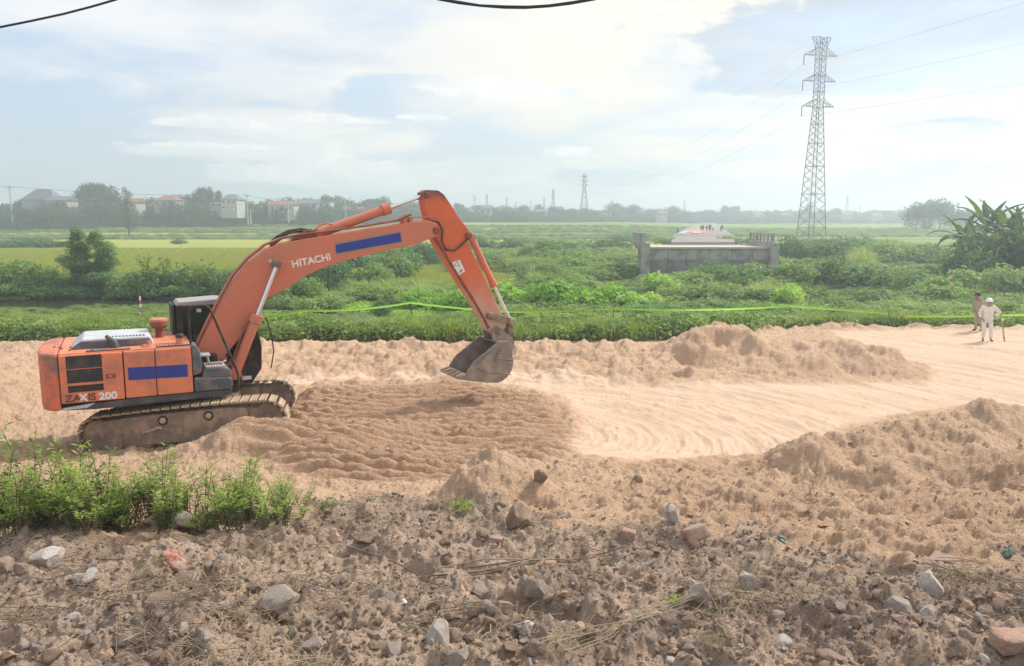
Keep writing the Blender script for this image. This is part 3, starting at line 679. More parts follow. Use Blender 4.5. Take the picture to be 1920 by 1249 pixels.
on(BOOM, MB().side(lp([(548, 450), (575, 432), (592, 432), (600, 446)], .3), -.22, .22), 'cylinder_bracket', M['rusty'], bevel=.01)
def pin(par, u, v, w_, r_, half, mt='steelmud', nm='pivot_pin'):
    a_, b_ = ls(u, v, w_); return MB().tube([(a_, -half, b_), (a_, -half+.03, b_), (a_, half-.03, b_), (a_, half, b_)], [r_*.8, r_, r_, r_*.8], 20).build(nm, M[mt], par, smooth=40)
pin(BOOM, 517, 495, .3, .11, .36); pin(BOOM, 818, 432, .3, .10, .34, 'rusty'); pin(BOOM, 393, 682, .3, .12, .36, 'rusty')
pin(BOOM, 507, 490, .3, .05, .32, 'hood', 'hose_port')
# rams: barrel + rod (+ collars)
def ram(nm, p0, p1, fr_, rb, rr_, y_, collar=1.25):
    A_ = Vector((p0[0], y_, p0[1])); B_ = Vector((p1[0], y_, p1[1])); C_ = A_.lerp(B_, fr_); D_ = A_.lerp(B_, fr_-.07)
    m_ = MB(); m_.tube([A_, D_], rb, 22); m_.tube([D_, C_], rb*collar, 22); m_.tube([A_+Vector((0, -rb*1.05, 0)), A_+Vector((0, rb*1.05, 0))], rb*1.15, 16)
    o_ = m_.build(nm, M['orange'], ex, smooth=40, bevel=.006)
    on(o_, MB().tube([C_, B_], rr_, 18), 'piston_rod', M['chrome'], smooth=60)
    e_ = MB().tube([B_+Vector((0, -rr_*1.6, 0)), B_+Vector((0, rr_*1.6, 0))], rr_*1.7, 16); on(o_, e_, 'rod_eye', M['steelmud'], smooth=40)
    return o_
for y_ in (-.47, .47):
    o_ = ram('boom_cylinder', ls(440, 700, .45), ls(517, 495, .3), .535, .115, .05, y_)
    A_ = ls(440, 700, .45); B_ = ls(517, 495, .3)
    on(o_, MB().tube([(A_[0]-.06, y_-.06, A_[1]+.25), (A_[0]+.30-.06, y_-.06, A_[1]+1.05), (A_[0]+.42, y_-.02, A_[1]+1.25)], .022, 7), 'oil_pipe', M['rusty'], smooth=60)
ram('arm_cylinder', ls(590, 440, 0), ls(797, 366, 0), .665, .118, .052, 0)
# hoses arching over the boom
for j in range(3):
    pts_ = lp([(505, 462-j*3), (520, 452-j*4), (540, 437-j*2), (565, 433-j*2), (590, 432)], 0)
    MB().tube([(a_, -.1+.08*j, b_) for a_, b_ in pts_], .024, 8).build('hydraulic_hose', M['hose'], ex, smooth=60)
pts_ = lp([(800, 413), (822, 416), (830, 432), (828, 452), (836, 468), (852, 470), (866, 458), (878, 446)], .22)
MB().tube([(a_, -.24, b_) for a_, b_ in pts_], .025, 8).build('hydraulic_hose', M['hose'], ex, smooth=60)
pts_ = lp([(588, 433), (600, 424), (612, 421), (622, 424)], 0)
MB().tube([(a_, -.12, b_+.03) for a_, b_ in pts_], .02, 8).build('oil_pipe', M['orange'], ex, smooth=60)

# arm
ar = lp([(792, 361), (800, 356), (822, 357), (832, 364), (845, 382), (858, 404), (868, 417), (879, 430), (881, 440), (877, 449), (886, 474), (905, 512), (922, 548), (940, 586), (950, 604), (949, 612), (938, 626), (926, 628), (916, 620), (905, 598), (888, 568), (866, 534), (846, 502), (832, 478), (818, 456), (809, 440), (803, 412), (797, 390)], .2)
am, ak, ab = newmat('arm_paint', .5)          # orange paint, sand-worn towards the bucket end
aoc = ak.node('ShaderNodeTexCoord').outputs['Object']; ax_, ay_, az_ = ak.sep(aoc)
an = ak.noise(aoc, 2.5, 6, .65)
ac = ak.mix(ak.ramp(ak.noise(aoc, 7, 5, .7), .45, .7, 0, .5), (.64, .13, .05, 1), (.40, .13, .08, 1))
ac = ak.mix(ak.ramp(ak.math('ADD', az_, ak.math('MULTIPLY', an, 1.6)), 4.6, 3.0), ac, (.52, .34, .25, 1))
ac = ak.mix(ak.ramp(ak.math('ADD', az_, ak.math('MULTIPLY', an, -.5)), 5.15, 5.5), ac, (.16, .08, .06, 1))
ak.inp(ab.inputs['Base Color'], ac); M['arm'] = am
ARM = MB().side(ar, -.2, .2).build('arm', am, ex, bevel=.018)
fl = lp([(809, 441), (818, 457), (832, 479), (846, 503), (866, 535), (888, 569), (905, 599), (914, 618), (918, 614), (909, 596), (892, 566), (870, 531), (850, 499), (836, 475), (822, 452), (813, 438)], .2)
on(ARM, MB().side(fl, -.215, -.2), 'edge_plate', M['rusty'])
lb = lp([(848, 492), (862, 487), (872, 509), (858, 517)], .2)
LB = on(ARM, MB().side(lb, -.206, -.19), 'warning_label', M['white'])
c_ = Vector(ls(857, 496, .2)); r_ = .065
tri = [(c_.x+.01, c_.y+.09), (c_.x-.085, c_.y-.03), (c_.x+.075, c_.y-.045)]
tri = [Vector((p[0], -.2, p[1])) for p in tri]
for i in range(3): on(LB, MB().tube([tri[i]+Vector((0, -.008, 0)), tri[(i+1) % 3]+Vector((0, -.008, 0))], .006, 4), 'triangle_side', M['black'])
c_ = Vector(ls(863, 508, .2))
on(LB, MB().tube([(c_.x-.05, -.208, c_.y-.05), (c_.x+.01, -.208, c_.y+.0), (c_.x+.03, -.208, c_.y+.05)], .009, 4), 'pictogram', M['black'])
on(LB, MB().tube([(c_.x+.02, -.208, c_.y-.04), (c_.x+.05, -.208, c_.y+.04)], .008, 4), 'pictogram', M['black'])
pin(ARM, 878, 442, .2, .10, .26, 'rusty'); pin(ARM, 917, 592, .2, .10, .3); pin(ARM, 932, 619, .2, .12, .34); pin(ARM, 800, 366, .2, .08, .24, 'rusty')
ram('bucket_cylinder', ls(884, 446, 0), ls(958, 603, 0), .57, .085, .04, 0)
# links
def linkbar(p0, p1, y_, w_, t_, nm='link_bar'):
    A_ = Vector((p0[0], 0, p0[1])); B_ = Vector((p1[0], 0, p1[1])); d = (B_-A_).normalized(); nrm = Vector((-d.z, 0, d.x))
    out = []
    for c_, s_ in ((A_, -1), (B_, 1)):
        for k_ in range(7):
            t__ = math.pi*(k_/6)-math.pi/2
            out.append(c_+(d*math.cos(t__)*s_ + nrm*math.sin(t__)*s_)*w_)
    return MB().prism(out, (0, y_-t_/2, 0), (0, y_+t_/2, 0)).build(nm, M['steelmud'], ex, bevel=.006)
for y_ in (-.25, .25):
    linkbar(ls(917, 592, .2), ls(958, 603, .2), y_, .085, .06)
    linkbar(ls(958, 603, .2), ls(957, 640, .2), y_*.55, .075, .09, 'push_link')
pin(ex, 958, 603, .2, .10, .32, 'bucket'); pin(ex, 957, 642, .2, .08, .3, 'bucket')

# bucket
bp = [(857, 711), (872, 705), (878, 694), (889, 678), (901, 669), (902, 667), (912, 661), (913, 659), (934, 641), (954, 640), (962, 644), (964, 650), (960, 660), (963, 680), (960, 694), (951, 708), (943, 714), (934, 718), (915, 718), (886, 715)]
bs = lp(bp, .6)
BK = MB().side(lp([(934, 641), (954, 640), (962, 645), (960, 660), (963, 680), (960, 694), (951, 708), (943, 714), (934, 718), (915, 718), (886, 715), (857, 711), (858, 709), (887, 712.5), (915, 715.5), (933, 715.5), (942, 711.5), (949, 706), (957.5, 693), (960.5, 680), (957, 661), (958, 648), (952, 642.5), (935, 643)], .6), -.57, .57).build('bucket', M['bucket'], ex)
for y0 in (-.6, .57): on(BK, MB().side(bs, y0, y0+.035), 'side_plate', M['bucket'], bevel=.006)
for (pl, th_) in (([(938, 648), (925, 676), (961, 682)], .02), ([(942, 652), (928, 673), (960, 674)], .018), ([(898, 690), (905, 696), (958, 702)], .02), ([(936, 643), (905, 672)], .022)):
    pq = lp(pl, .6); on(BK, MB().tube([(a_, -.607, b_) for a_, b_ in pq], th_, 6), 'weld_rib', M['bucket'], smooth=60)
for u0 in ((904, 668, 889, 680), (915, 659, 905, 668)):
    for y0 in (-.63, .60): on(BK, MB().side(lp([(u0[0], u0[1]-1), (u0[0]+4, u0[1]+3), (u0[2]+3, u0[3]+2), (u0[2]-1, u0[3])], .6), y0, y0+.03), 'side_cutter', M['bucketin'])
for y0 in (-.30, .24):
    on(BK, MB().side(lp([(925, 640), (922, 620), (932, 611), (942, 618), (962, 636), (966, 650), (955, 656), (938, 648)], .3), y0, y0+.06), 'bucket_ear', M['bucket'], bevel=.01)
lip0 = ls(872, 708, .6); 
for i in range(5):
    y0 = -.54+i*.27; a_, b_ = lip0
    t_ = MB(); w2 = .05; b_ += .02
    t_.add([(a_+.12, y0-w2, b_-.035), (a_+.12, y0+w2, b_-.035), (a_+.12, y0+w2, b_+.045), (a_+.12, y0-w2, b_+.045),
            (a_-.02, y0-w2, b_-.02), (a_-.02, y0+w2, b_-.02), (a_-.04, y0+w2, b_+.085), (a_-.04, y0-w2, b_+.085),
            (a_-.25, y0-.02, b_+.0), (a_-.25, y0+.02, b_+.0), (a_-.25, y0+.02, b_+.03), (a_-.25, y0-.02, b_+.03)],
           [(0,3,2,1),(0,1,5,4),(1,2,6,5),(2,3,7,6),(3,0,4,7),(4,5,9,8),(5,6,10,9),(6,7,11,10),(7,4,8,11),(8,9,10,11)])
    on(BK, t_, 'tooth', M['shoe'], bevel=.006)
on(BK, MB().prism([(lip0[0]-.03, 0, lip0[1]-.02), (lip0[0]+.22, 0, lip0[1]-.035), (lip0[0]+.22, 0, lip0[1]+.0), (lip0[0]-.03, 0, lip0[1]+.02)], (0, -.57, 0), (0, .57, 0)), 'cutting_lip', M['bucketin'])
tpl = lp([(934, 641), (954, 640), (954, 643), (935, 644)], .6)
on(BK, MB().side(tpl, -.57, .57), 'top_plate', M['bucket'])

# lettering (as it stands on the machine)
def text(s_, size, loc, rot, mt, par, nm='lettering', bold=.0, shx=1.0, ext=.002):
    c_ = bpy.data.curves.new(nm, 'FONT'); c_.body = s_; c_.size = size; c_.extrude = ext; c_.offset = bold; c_.space_character = 1.02
    t_ = bpy.data.objects.new(nm+'_tmp', c_); COL.objects.link(t_)
    bpy.context.view_layer.update()
    me_ = bpy.data.meshes.new_from_object(t_.evaluated_get(bpy.context.evaluated_depsgraph_get())); bpy.data.objects.remove(t_)
    me_.materials.clear(); me_.materials.append(M[mt])
    return link(nm, me_, par, loc, rot, (shx, 1, 1))
text('ZA', .20, (sx(-1.72), -1.303, 1.425), (R(90), 0, 0), 'fadedletter', d1, bold=.006)
text('X', .20, (sx(-1.475), -1.303, 1.425), (R(90), 0, 0), 'white', d1, bold=.009)
text('IS', .20, (sx(-1.325), -1.303, 1.425), (R(90), 0, 0), 'fadedletter', d1, bold=.006)
text('200', .20, (sx(-1.13), -1.304, 1.42), (R(90), 0, 0), 'white', d1, bold=.009, shx=1.1)
a_, b_ = ls(548, 502, .3); a2, b2 = ls(616, 488, .3)
text('HITACHI', .23, (a_, -.305, b_), (R(90), -math.atan2(b2-b_, a2-a_), 0), 'white', BOOM, bold=.006, shx=1.02)

# tracks: each turned with the undercarriage
TY = R(11)-YAW
def track_path(n):
    Lh, r0 = 1.70, .385     # half wheelbase, radius
    P_ = []
    segs = [('top', 2*Lh), ('front', math.pi*r0), ('bot', 2*Lh), ('rear', math.pi*r0)]; tot = sum(s_[1] for s_ in segs)
    for i in range(n):
        d = i/n*tot
        if d < 2*Lh: x = -Lh+d; P_.append((x, r0+.02+.035*math.cos(x/Lh*math.pi/2), 0.0 - .02*math.sin(x/Lh*math.pi/2)*-1))
        elif d < 2*Lh+math.pi*r0: a_ = (d-2*Lh)/r0; P_.append((Lh+r0*math.sin(a_), r0*math.cos(a_), a_))
        elif d < 4*Lh+math.pi*r0: x = Lh-(d-2*Lh-math.pi*r0); P_.append((x, -r0, math.pi))
        else: a_ = (d-4*Lh-math.pi*r0)/r0; P_.append((-Lh-r0*math.sin(a_), -r0*math.cos(a_), math.pi+a_))
    return P_
sh = MB(); sh.box(-.080, .072, -.30, .30, 0, .034)
for g_ in (-.062, .0, .056): sh.add([(g_-.009, -.30, .034), (g_+.009, -.30, .034), (g_+.009, .30, .034), (g_-.009, .30, .034), (g_-.005, -.295, .05), (g_+.005, -.295, .05), (g_+.005, .295, .05), (g_-.005, .295, .05)], [(0,1,5,4),(1,2,6,5),(2,3,7,6),(3,0,4,7),(4,5,6,7)])
sh.box(-.06, .05, -.11, -.05, -.06, 0); sh.box(-.06, .05, .05, .11, -.06, 0)
shoe_me = None
for side, yc in (('near', -1.10), ('far', 1.10)):
    rot = Matrix.Rotation(TY, 3, 'Z')
    T = Vector((.16, 0, 0))
    loc = rot @ (Vector((.02, yc, 0))) + Vector((.14, 0, .645))
    fm = MB()
    fm.side([(-1.95, .10), (-1.70, .30), (-1.0, .33), (-.2, .345), (.9, .33), (1.50, .27), (1.62, .1), (1.66, -.08), (1.45, -.28), (.9, -.31), (-.6, -.31), (-1.15, -.33), (-1.42, -.36), (-1.9, -.28), (-2.0, -.08)], -.235, .235)
    TR = link('track', None or fm.build('tmp', M['frame']).data, ex, loc, (0, R(-3.5), TY)); bpy.data.objects.remove([o_ for o_ in bpy.data.objects if o_.name == 'tmp'][0])
    TR.data.name = 'track'
    bv = TR.modifiers.new('bevel', 'BEVEL'); bv.width = .03; bv.segments = 2; bv.limit_method = 'ANGLE'
    for i, (px_, pz_, pa_) in enumerate(track_path(47)):
        if shoe_me is None:
            o_ = sh.build('track_shoe', M['shoe'], TR); shoe_me = o_.data
        else: o_ = link('track_shoe', shoe_me, TR)
        o_.location = (px_, 0, pz_); o_.rotation_euler = (0, pa_, 0)
    for (xx, zz, rr_, yy, nm) in ((-1.70, 0, .33, .20, 'sprocket'), (1.70, 0, .33, .20, 'idler_wheel')):
        on(TR, MB().tube([(xx, -yy-.02, zz), (xx, -yy, zz), (xx, yy, zz), (xx, yy+.02, zz)], [rr_*.75, rr_, rr_, rr_*.75], 26), nm, M['steelmud'], smooth=40)
        on(TR, MB().cyl((xx, -yy-.06, zz), (xx, yy+.06, zz), .10, 16), 'hub', M['steelmud'], smooth=40)
    for xx in (-.42, .50):
        on(TR, MB().cyl((xx, -.245, .20), (xx, .245, .20), .105, 20), 'roller_recess', M['black'], smooth=40)
        on(TR, MB().tube([(xx, -.29, .20), (xx, -.27, .20), (xx, .27, .20)], [.045, .065, .065], 16), 'carrier_roller', M['shoe'], smooth=40)
    for j in range(7):
        xx = -1.2+j*.4; on(TR, MB().tube([(xx, -.22, -.27), (xx, .22, -.27)], .10, 14), 'track_roller', M['steelmud'], smooth=40)
    on(TR, MB().tube([(-1.30, -.26, -.02), (-1.27, -.26, -.22), (-1.36, -.26, -.34)], .035, 8), 'guard_bar', M['frame'], smooth=60)
    on(TR, MB().tube([(-.86, -.25, -.02), (-.7, -.25, 0), (-.52, -.25, .06), (-.46, -.25, .02)], .03, 7), 'mud_ridge', M['shoe'], smooth=60)
    on(TR, MB().tube([(.98, -.25, -.06), (1.1, -.25, -.10), (1.25, -.25, -.08), (1.32, -.25, -.02)], .03, 7), 'mud_ridge', M['shoe'], smooth=60)
    on(TR, MB().side([(1.30, .30), (1.36, .30), (1.36, -.27), (1.30, -.27)], -.245, .245), 'idler_yoke', M['steelmud'])
    on(TR, MB().side([(-.6, -.30), (1.3, -.30), (1.3, -.235), (-.6, -.235)], -.255, .255), 'frame_flange', M['frame'])
cb = MB().box(-.75, 1.0, -.85, .85, .62, .98).build('car_body', M['steelmud'], ex, bevel=.04); cb.rotation_euler.z = TY

# ------------------------------------------------------------------ foliage
def leafquads(C, N_, size, asp=.45, up=None, r=rng):
    """diamond leaves: centres C, normals N_, lengths size"""
    n = len(C); N_ = N_/np.linalg.norm(N_, axis=1, keepdims=True)
    t = r.normal(size=(n, 3)) if up is None else up+.5*r.normal(size=(n, 3))
    t = t-N_*np.sum(t*N_, 1, keepdims=True); t /= np.linalg.norm(t, axis=1, keepdims=True)+1e-9
    b = np.cross(N_, t); s = np.asarray(size).reshape(-1, 1)
    V = np.stack([C-t*s*.5, C+b*s*asp*.5+N_*s*.08, C+t*s*.5-N_*s*.12, C-b*s*asp*.5+N_*s*.08], 1).reshape(-1, 3)
    return V, np.arange(4*n).reshape(n, 4)
def crownpts(blobs, n, r=rng, shell=.55):
    """points in the outer part of several ellipsoids (cx,cy,cz,rx,ry,rz)"""
    B = np.array(blobs, float); vol = (B[:, 3]*B[:, 4]*B[:, 5])**.67; k = r.choice(len(B), n, p=vol/vol.sum())
    d = r.normal(size=(n, 3)); d /= np.linalg.norm(d, axis=1, keepdims=True)
    rad = 1-(1-shell)*r.random(n)**1.3
    rad *= 1+.16*np.sin(d[:, 0]*7+k)*np.cos(d[:, 2]*6+k*2)
    P_ = B[k, :3]+d*rad[:, None]*B[k, 3:6]
    return P_, d
def crown(name, blobs, n, leaf, mat, r=rng, shell=.55, asp=.5, jit=.8):
    P_, d = crownpts(blobs, n, r, shell); keep = P_[:, 2] > .02; P_, d = P_[keep], d[keep]
    N_ = d*.5+np.array([0, 0, .5])+jit*r.normal(size=d.shape)*.7
    V, F_ = leafquads(P_, N_, leaf*(.6+.8*r.random(len(P_))), asp, None, r)
    return npmesh(name, V, F_, mat)
def blades(name, n, rad, h, wd, mat, lean=.5, r=rng):
    a = r.random(n)*2*np.pi; rr = rad*np.sqrt(r.random(n)); bx_ = rr*np.cos(a); by_ = rr*np.sin(a)
    hh = h*(.55+.6*r.random(n)); da = r.random(n)*2*np.pi; ln = hh*lean*(.3+r.random(n))
    dx_, dy_ = np.cos(da), np.sin(da); px_, py_ = -dy_, dx_
    rows = []
    for t, wf in ((0, 1.), (.55, .85), (1., .08)):
        off = ln*t**2; z = hh*t*(1-.18*t*ln/hh)
        w2 = wd*wf*.5
        rows += [np.stack([bx_+dx_*off-px_*w2, by_+dy_*off-py_*w2, z], 1), np.stack([bx_+dx_*off+px_*w2, by_+dy_*off+py_*w2, z], 1)]
    V = np.stack(rows, 1).reshape(-1, 3); b = np.arange(n)[:, None]*6
    F_ = np.concatenate([b+np.array([[0, 1, 3, 2]]), b+np.array([[2, 3, 5, 4]])]).astype(int)
    return npmesh(name, V, F_, mat)
def domeblobs(k, r, h, seed, w_=1.0):
    q_ = np.random.default_rng(seed); out = []
    for i in range(k):
        a = q_.random()*6.28; d = w_*r*math.sqrt(q_.random())*.75; s_ = (.32+.3*q_.random())
        out.append((d*math.cos(a), d*math.sin(a), h*(.25+.5*q_.random()*(1-.5*d/r)), s_*r, s_*r, s_*h*.75))
    return out
bushm = {}
for kd, mt, leaf, n in (('bush', 'bush', .13, 2600), ('bright', 'bright', .17, 2200), ('darkbush', 'darkbush', .12, 2600)):
    bushm[kd] = [crown(kd+'_foliage', domeblobs(9, 1, 1, 20+i), n, leaf, L[mt], np.random.default_rng(i+3)) for i in range(4)]
bushm['reed'] = [blades('reed_foliage', 500, .75, .9, .035, L['reed'], .55, np.random.default_rng(i)) for i in range(2)]
cl_weed = [crown('weed_clump', domeblobs(5, .5, .6, 50+i), 260, .12, L['weed'], np.random.default_rng(i+9), .2) for i in range(4)]
cl_bush = [crown('leaf_clump', domeblobs(5, .5, .6, 70+i), 260, .13, L['bush'], np.random.default_rng(i+19), .2) for i in range(3)]
cl_gr = [blades('grass_tuft', 90, .32, .55, .022, L['grass'], .6, np.random.default_rng(i+31)) for i in range(4)]
cl_reed = [blades('reed_tuft', 70, .3, .9, .025, L['reed'], .5, np.random.default_rng(i+41)) for i in range(2)]
cl_rice = [blades('rice_tuft', 160, .75, .40, .03, L['rice'], .5, np.random.default_rng(i+51)) for i in range(3)]
cl_lily = [crown('hyacinth_clump', [(0, 0, .05, .6, .6, .16)], 200, .13, L['bright'], np.random.default_rng(i+61), .1) for i in range(2)]

def scatter(name, P_, src, idx, scl, rot, label=None, mat=None):
    """one object of many instanced clumps"""
    c = bpy.data.collections.new(name+'_source')
    for i, me_ in enumerate(src):
        c.objects.link(bpy.data.objects.new('%s_source_%02d' % (name, i), me_))
    me = bpy.data.meshes.new(name); n = len(P_); me.vertices.add(n); me.vertices.foreach_set('co', np.asarray(P_, np.float32).ravel())
    a = me.attributes.new('idx', 'INT', 'POINT'); a.data.foreach_set('value', np.asarray(idx, np.int32))
    a = me.attributes.new('rot', 'FLOAT_VECTOR', 'POINT'); a.data.foreach_set('vector', np.asarray(rot, np.float32).ravel())
    scl = np.asarray(scl, np.float32); scl = np.repeat(scl[:, None], 3, 1) if scl.ndim == 1 else scl
    a = me.attributes.new('scl', 'FLOAT_VECTOR', 'POINT'); a.data.foreach_set('vector', scl.ravel())
    o = link(name, me); o['kind'] = 'stuff'
    if label: o['label'] = label
    g = bpy.data.node_groups.new(name, 'GeometryNodeTree')
    g.interface.new_socket('Geometry', in_out='INPUT', socket_type='NodeSocketGeometry'); g.interface.new_socket('Geometry', in_out='OUTPUT', socket_type='NodeSocketGeometry')
    gi, go = g.nodes.new('NodeGroupInput'), g.nodes.new('NodeGroupOutput')
    ip = g.nodes.new('GeometryNodeInstanceOnPoints'); ci = g.nodes.new('GeometryNodeCollectionInfo')
    ci.inputs['Collection'].default_value = c; ci.inputs['Separate Children'].default_value = True; ci.inputs['Reset Children'].default_value = True
    def na(nm, ty):
        x = g.nodes.new('GeometryNodeInputNamedAttribute'); x.data_type = ty; x.inputs['Name'].default_value = nm; return x.outputs['Attribute']
    ip.inputs['Pick Instance'].default_value = True
    g.links.new(gi.outputs[0], ip.inputs['Points']); g.links.new(ci.outputs[0], ip.inputs['Instance'])
    g.links.new(na('idx', 'INT'), ip.inputs['Instance Index']); g.links.new(na('scl', 'FLOAT_VECTOR'), ip.inputs['Scale'])
    g.links.new(na('rot', 'FLOAT_VECTOR'), ip.inputs['Rotation']); g.links.new(ip.outputs[0], go.inputs[0])
    m_ = o.modifiers.new('instances', 'NODES'); m_.node_group = g
    return o
def spread(n, y0, y1, a0, a1, r=rng, powr=1.0):
    """random ground points, constant density per picture area between two distances"""
    y = np.exp(np.log(y0)+(np.log(y1/y0))*r.random(n)); a = a0+(a1-a0)*r.random(n); return a*y, y
def rots(n, tilt=.12, r=rng): return np.stack([r.normal(size=n)*tilt, r.normal(size=n)*tilt, r.random(n)*6.28], 1)

# hedge-like belt of weeds and grass right behind the yard
n = 11500; x = np.zeros(n); y = rng.uniform(31.6, 39.5, n); x = rng.uniform(-.85, .85, n)*y
ed = yedge(x/y)+.35+.7*vn(x*.25, x*0, 31); ok = y > ed; x, y = x[ok], y[ok]; n = len(x)
z = heights(x, y)[0]; t = rng.random(n); lush = vn(x*.15, y*.3, 66)+.15*rng.normal(size=n)
idx = np.where(lush > .05, rng.integers(0, 4, n), np.where(t < .75, 7+rng.integers(0, 4, n), 4+rng.integers(0, 3, n)))
hs = (.85+.5*rng.random(n))*(1+.35*vn(x*.35, y*.35, 67))*(1+.12*(y < yedge(x/y)+2.2))
scatter('hedge_weeds', np.stack([x, y, z-.05], 1), cl_weed+cl_bush+cl_gr+cl_reed, idx, np.stack([hs*1.1, hs*1.1, hs*1.0], 1), rots(n))
# grass and herbs over the wet land
n = 38000; x, y = spread(n, 37, 128, -.95, .95)
z, mk_ = heights(x, y); rice_near = 66-np.clip(x, -100, 100)*.0-sst(-.25, .02, x/y)*-55
ok = (z > -1.06) & (y < np.where(x/y < -.08, 66, 125)); x, y, z = x[ok], y[ok], z[ok]; n = len(x)
typ = vn(x*.09, y*.09, 68)+.25*rng.normal(size=n); left = (x/y < -.3) & (y < 56)
idx = np.where(left, np.where(rng.random(n) < .6, 7+rng.integers(0, 4, n), rng.integers(0, 4, n)),
      np.where(typ > .05, 4+rng.integers(0, 3, n), np.where(typ > -.5, rng.integers(0, 4, n), np.where(rng.random(n) < .15, 11+rng.integers(0, 2, n), 7+rng.integers(0, 4, n)))))
hs = (1.0+.7*rng.random(n))*(1+(y-38)/90)
POOLS = [(-32, 57.5, 20, 4.4), (-13.5, 54.5, 7.5, 4.2), (-6.5, 53, 5, 3.2), (-2.7, 88, 5, 7), (13.5, 90, 5, 9), (46, 92, 14, 6)]
for (cx, cy, rx, ry) in POOLS:
    inz = (np.abs(x/y-cx/cy) < rx/cy*.95) & (y > cy-ry-(12 if cy < 60 else 30)) & (y < cy); hs = np.where(inz, hs*.28, hs)
scatter('wetland_plants', np.stack([x, y, z-.05], 1), cl_weed+cl_bush+cl_gr+cl_reed, idx, np.stack([hs*1.25, hs*1.25, hs*.75], 1), rots(n))
# floating leaves on the marsh water
n = 5000; x, y = spread(n, 46, 80, -.22, .6); z, mk_ = heights(x, y)
ok = (z < -1.1) & (vn(x*.2, y*.2, 69) > -.05); x, y = x[ok], y[ok]; n = len(x)
scatter('water_hyacinth', np.stack([x, y, np.full(n, -1.12)], 1), cl_lily, rng.integers(0, 2, n), 1.0+.5*rng.random(n), rots(n, .03))
# ripening rice
n = 26000; x, y = spread(n, 66, 150, -.95, -.02); z = heights(x, y)[0]
ok = y < 150; x, y, z = x[ok], y[ok], z[ok]; n = len(x)
scatter('rice_plants', np.stack([x, y, z-.05], 1), cl_rice, rng.integers(0, 3, n), np.stack([1.4+.02*(y-60), 1.4+.02*(y-60), np.full(n, 1.0)], 1), rots(n, .05))

# ---- bushes one can tell apart: u, v of the foot, width and height in photo pixels
def yat(v, z): return gp(960, v, z).y
def bush(u, v, wpx, hpx, kd, label, group=None, name=None, z=None, Y=None, stem=True):
    Y = Y or yat(v, -.85); p = at(u, v, Y); z0 = hz(p.x, Y) if z is None else z
    if z0 < -1.15: z0 = -1.15
    s_ = Y/F; rw = wpx*s_*.5/.95; h_ = hpx*s_/.95
    e = empty(name or ('reed_clump' if kd == 'reed' else 'bush'), (p.x, Y, z0-.05), random.random()*6.28, label, 'reeds' if kd == 'reed' else 'bush', group)
    c_ = link('foliage', random.choice(bushm[kd]), e, scale=(rw, rw*.9, h_))
    if stem:
        m_ = MB()
        for i in range(3): m_.tube([(0, 0, 0), (.25*rw*math.cos(i*2.1), .25*rw*math.sin(i*2.1), .5*h_)], [.03+.02*rw, .015], 5)
        m_.build('stem', M['bark'], e)
    return e
GV = 'bright vine covered bushes in front of the bridge'
for i, (u, v, w_, h_) in enumerate([(790, 574, 105, 42), (872, 577, 115, 50), (955, 578, 130, 58), (1045, 580, 140, 62), (1128, 582, 120, 50), (1195, 578, 90, 34)]):
    bush(u, v, w_, h_, 'bright', 'bright green vine covered bush in the row behind the tape, left of the bridge', GV)
bush(1243, 550, 84, 40, 'bright', 'round bright green bush just below the left end of the concrete bridge wall')
bush(1475, 580, 76, 46, 'bright', 'rounded yellow green bush below the right end of the bridge wall')
bush(1612, 512, 66, 58, 'reed', 'tall pale reed clump right of the bridge, near the pylon foot')
GD = 'dark bushes along the far bank of the left canal'
for (u, v, w_, h_, kd) in [(30, 555, 110, 62, 'bush'), (90, 556, 90, 55, 'darkbush'), (250, 552, 90, 48, 'bush'), (305, 555, 110, 50, 'darkbush'), (370, 556, 110, 55, 'bush'), (425, 555, 80, 50, 'darkbush'), (470, 556, 90, 40, 'bush'), (-40, 556, 100, 60, 'darkbush'), (520, 556, 100, 48, 'bush'), (270, 560, 130, 22, 'bush'), (395, 560, 130, 22, 'bush')]:
    bush(u, v, w_, h_, kd, 'leafy dark green bush on the far bank of the left canal, before the yellow rice', GD, z=-.9, Y=62+random.random()*3)
GM = 'bushes on the wet land behind the boom'
for (u, v, w_, h_, kd) in [(555, 565, 90, 55, 'bush'), (615, 550, 120, 60, 'darkbush'), (690, 545, 120, 62, 'bush'), (745, 530, 110, 55, 'bush'), (800, 505, 80, 48, 'darkbush'), (660, 510, 120, 42, 'bush'), (860, 520, 70, 45, 'bush'), (740, 500, 90, 40, 'bush'), (590, 525, 90, 40, 'bush'), (600, 590, 100, 36, 'bush'), (720, 590, 60, 30, 'darkbush')]:
    bush(u, v, w_, h_, kd, 'green bush on the wet land seen under the orange boom', GM)
GF = 'bushes beyond the water left of the bridge'
for (u, v, w_, h_, kd) in [(930, 478, 110, 30, 'darkbush'), (1010, 498, 90, 40, 'bush'), (1060, 478, 150, 26, 'bush'), (1090, 515, 160, 44, 'bush'), (1140, 480, 90, 30, 'darkbush'), (1180, 455, 90, 16, 'bush'), (1040, 500, 90, 30, 'bush'), (1150, 525, 110, 30, 'bush'), (1000, 458, 100, 14, 'bush')]:
    bush(u, v, w_, h_, kd, 'low olive green bush beyond the marsh water, left of the bridge', GF)
GB = 'bushes in front of the bridge wall'
for (u, v, w_, h_, kd) in [(1290, 545, 140, 38, 'bush'), (1375, 545, 150, 48, 'darkbush'), (1450, 545, 130, 46, 'bush'), (1330, 565, 140, 36, 'bush'), (1410, 575, 130, 36, 'bush'), (1240, 655, 130, 52, 'darkbush'), (1510, 572, 70, 44, 'darkbush'), (1560, 585, 110, 36, 'bush')]:
    bush(u, v, w_, h_, kd, 'green bush between the yellow green tape and the bridge wall', GB, Y=34.8 if v == 655 else None, z=-.1 if v == 655 else None)
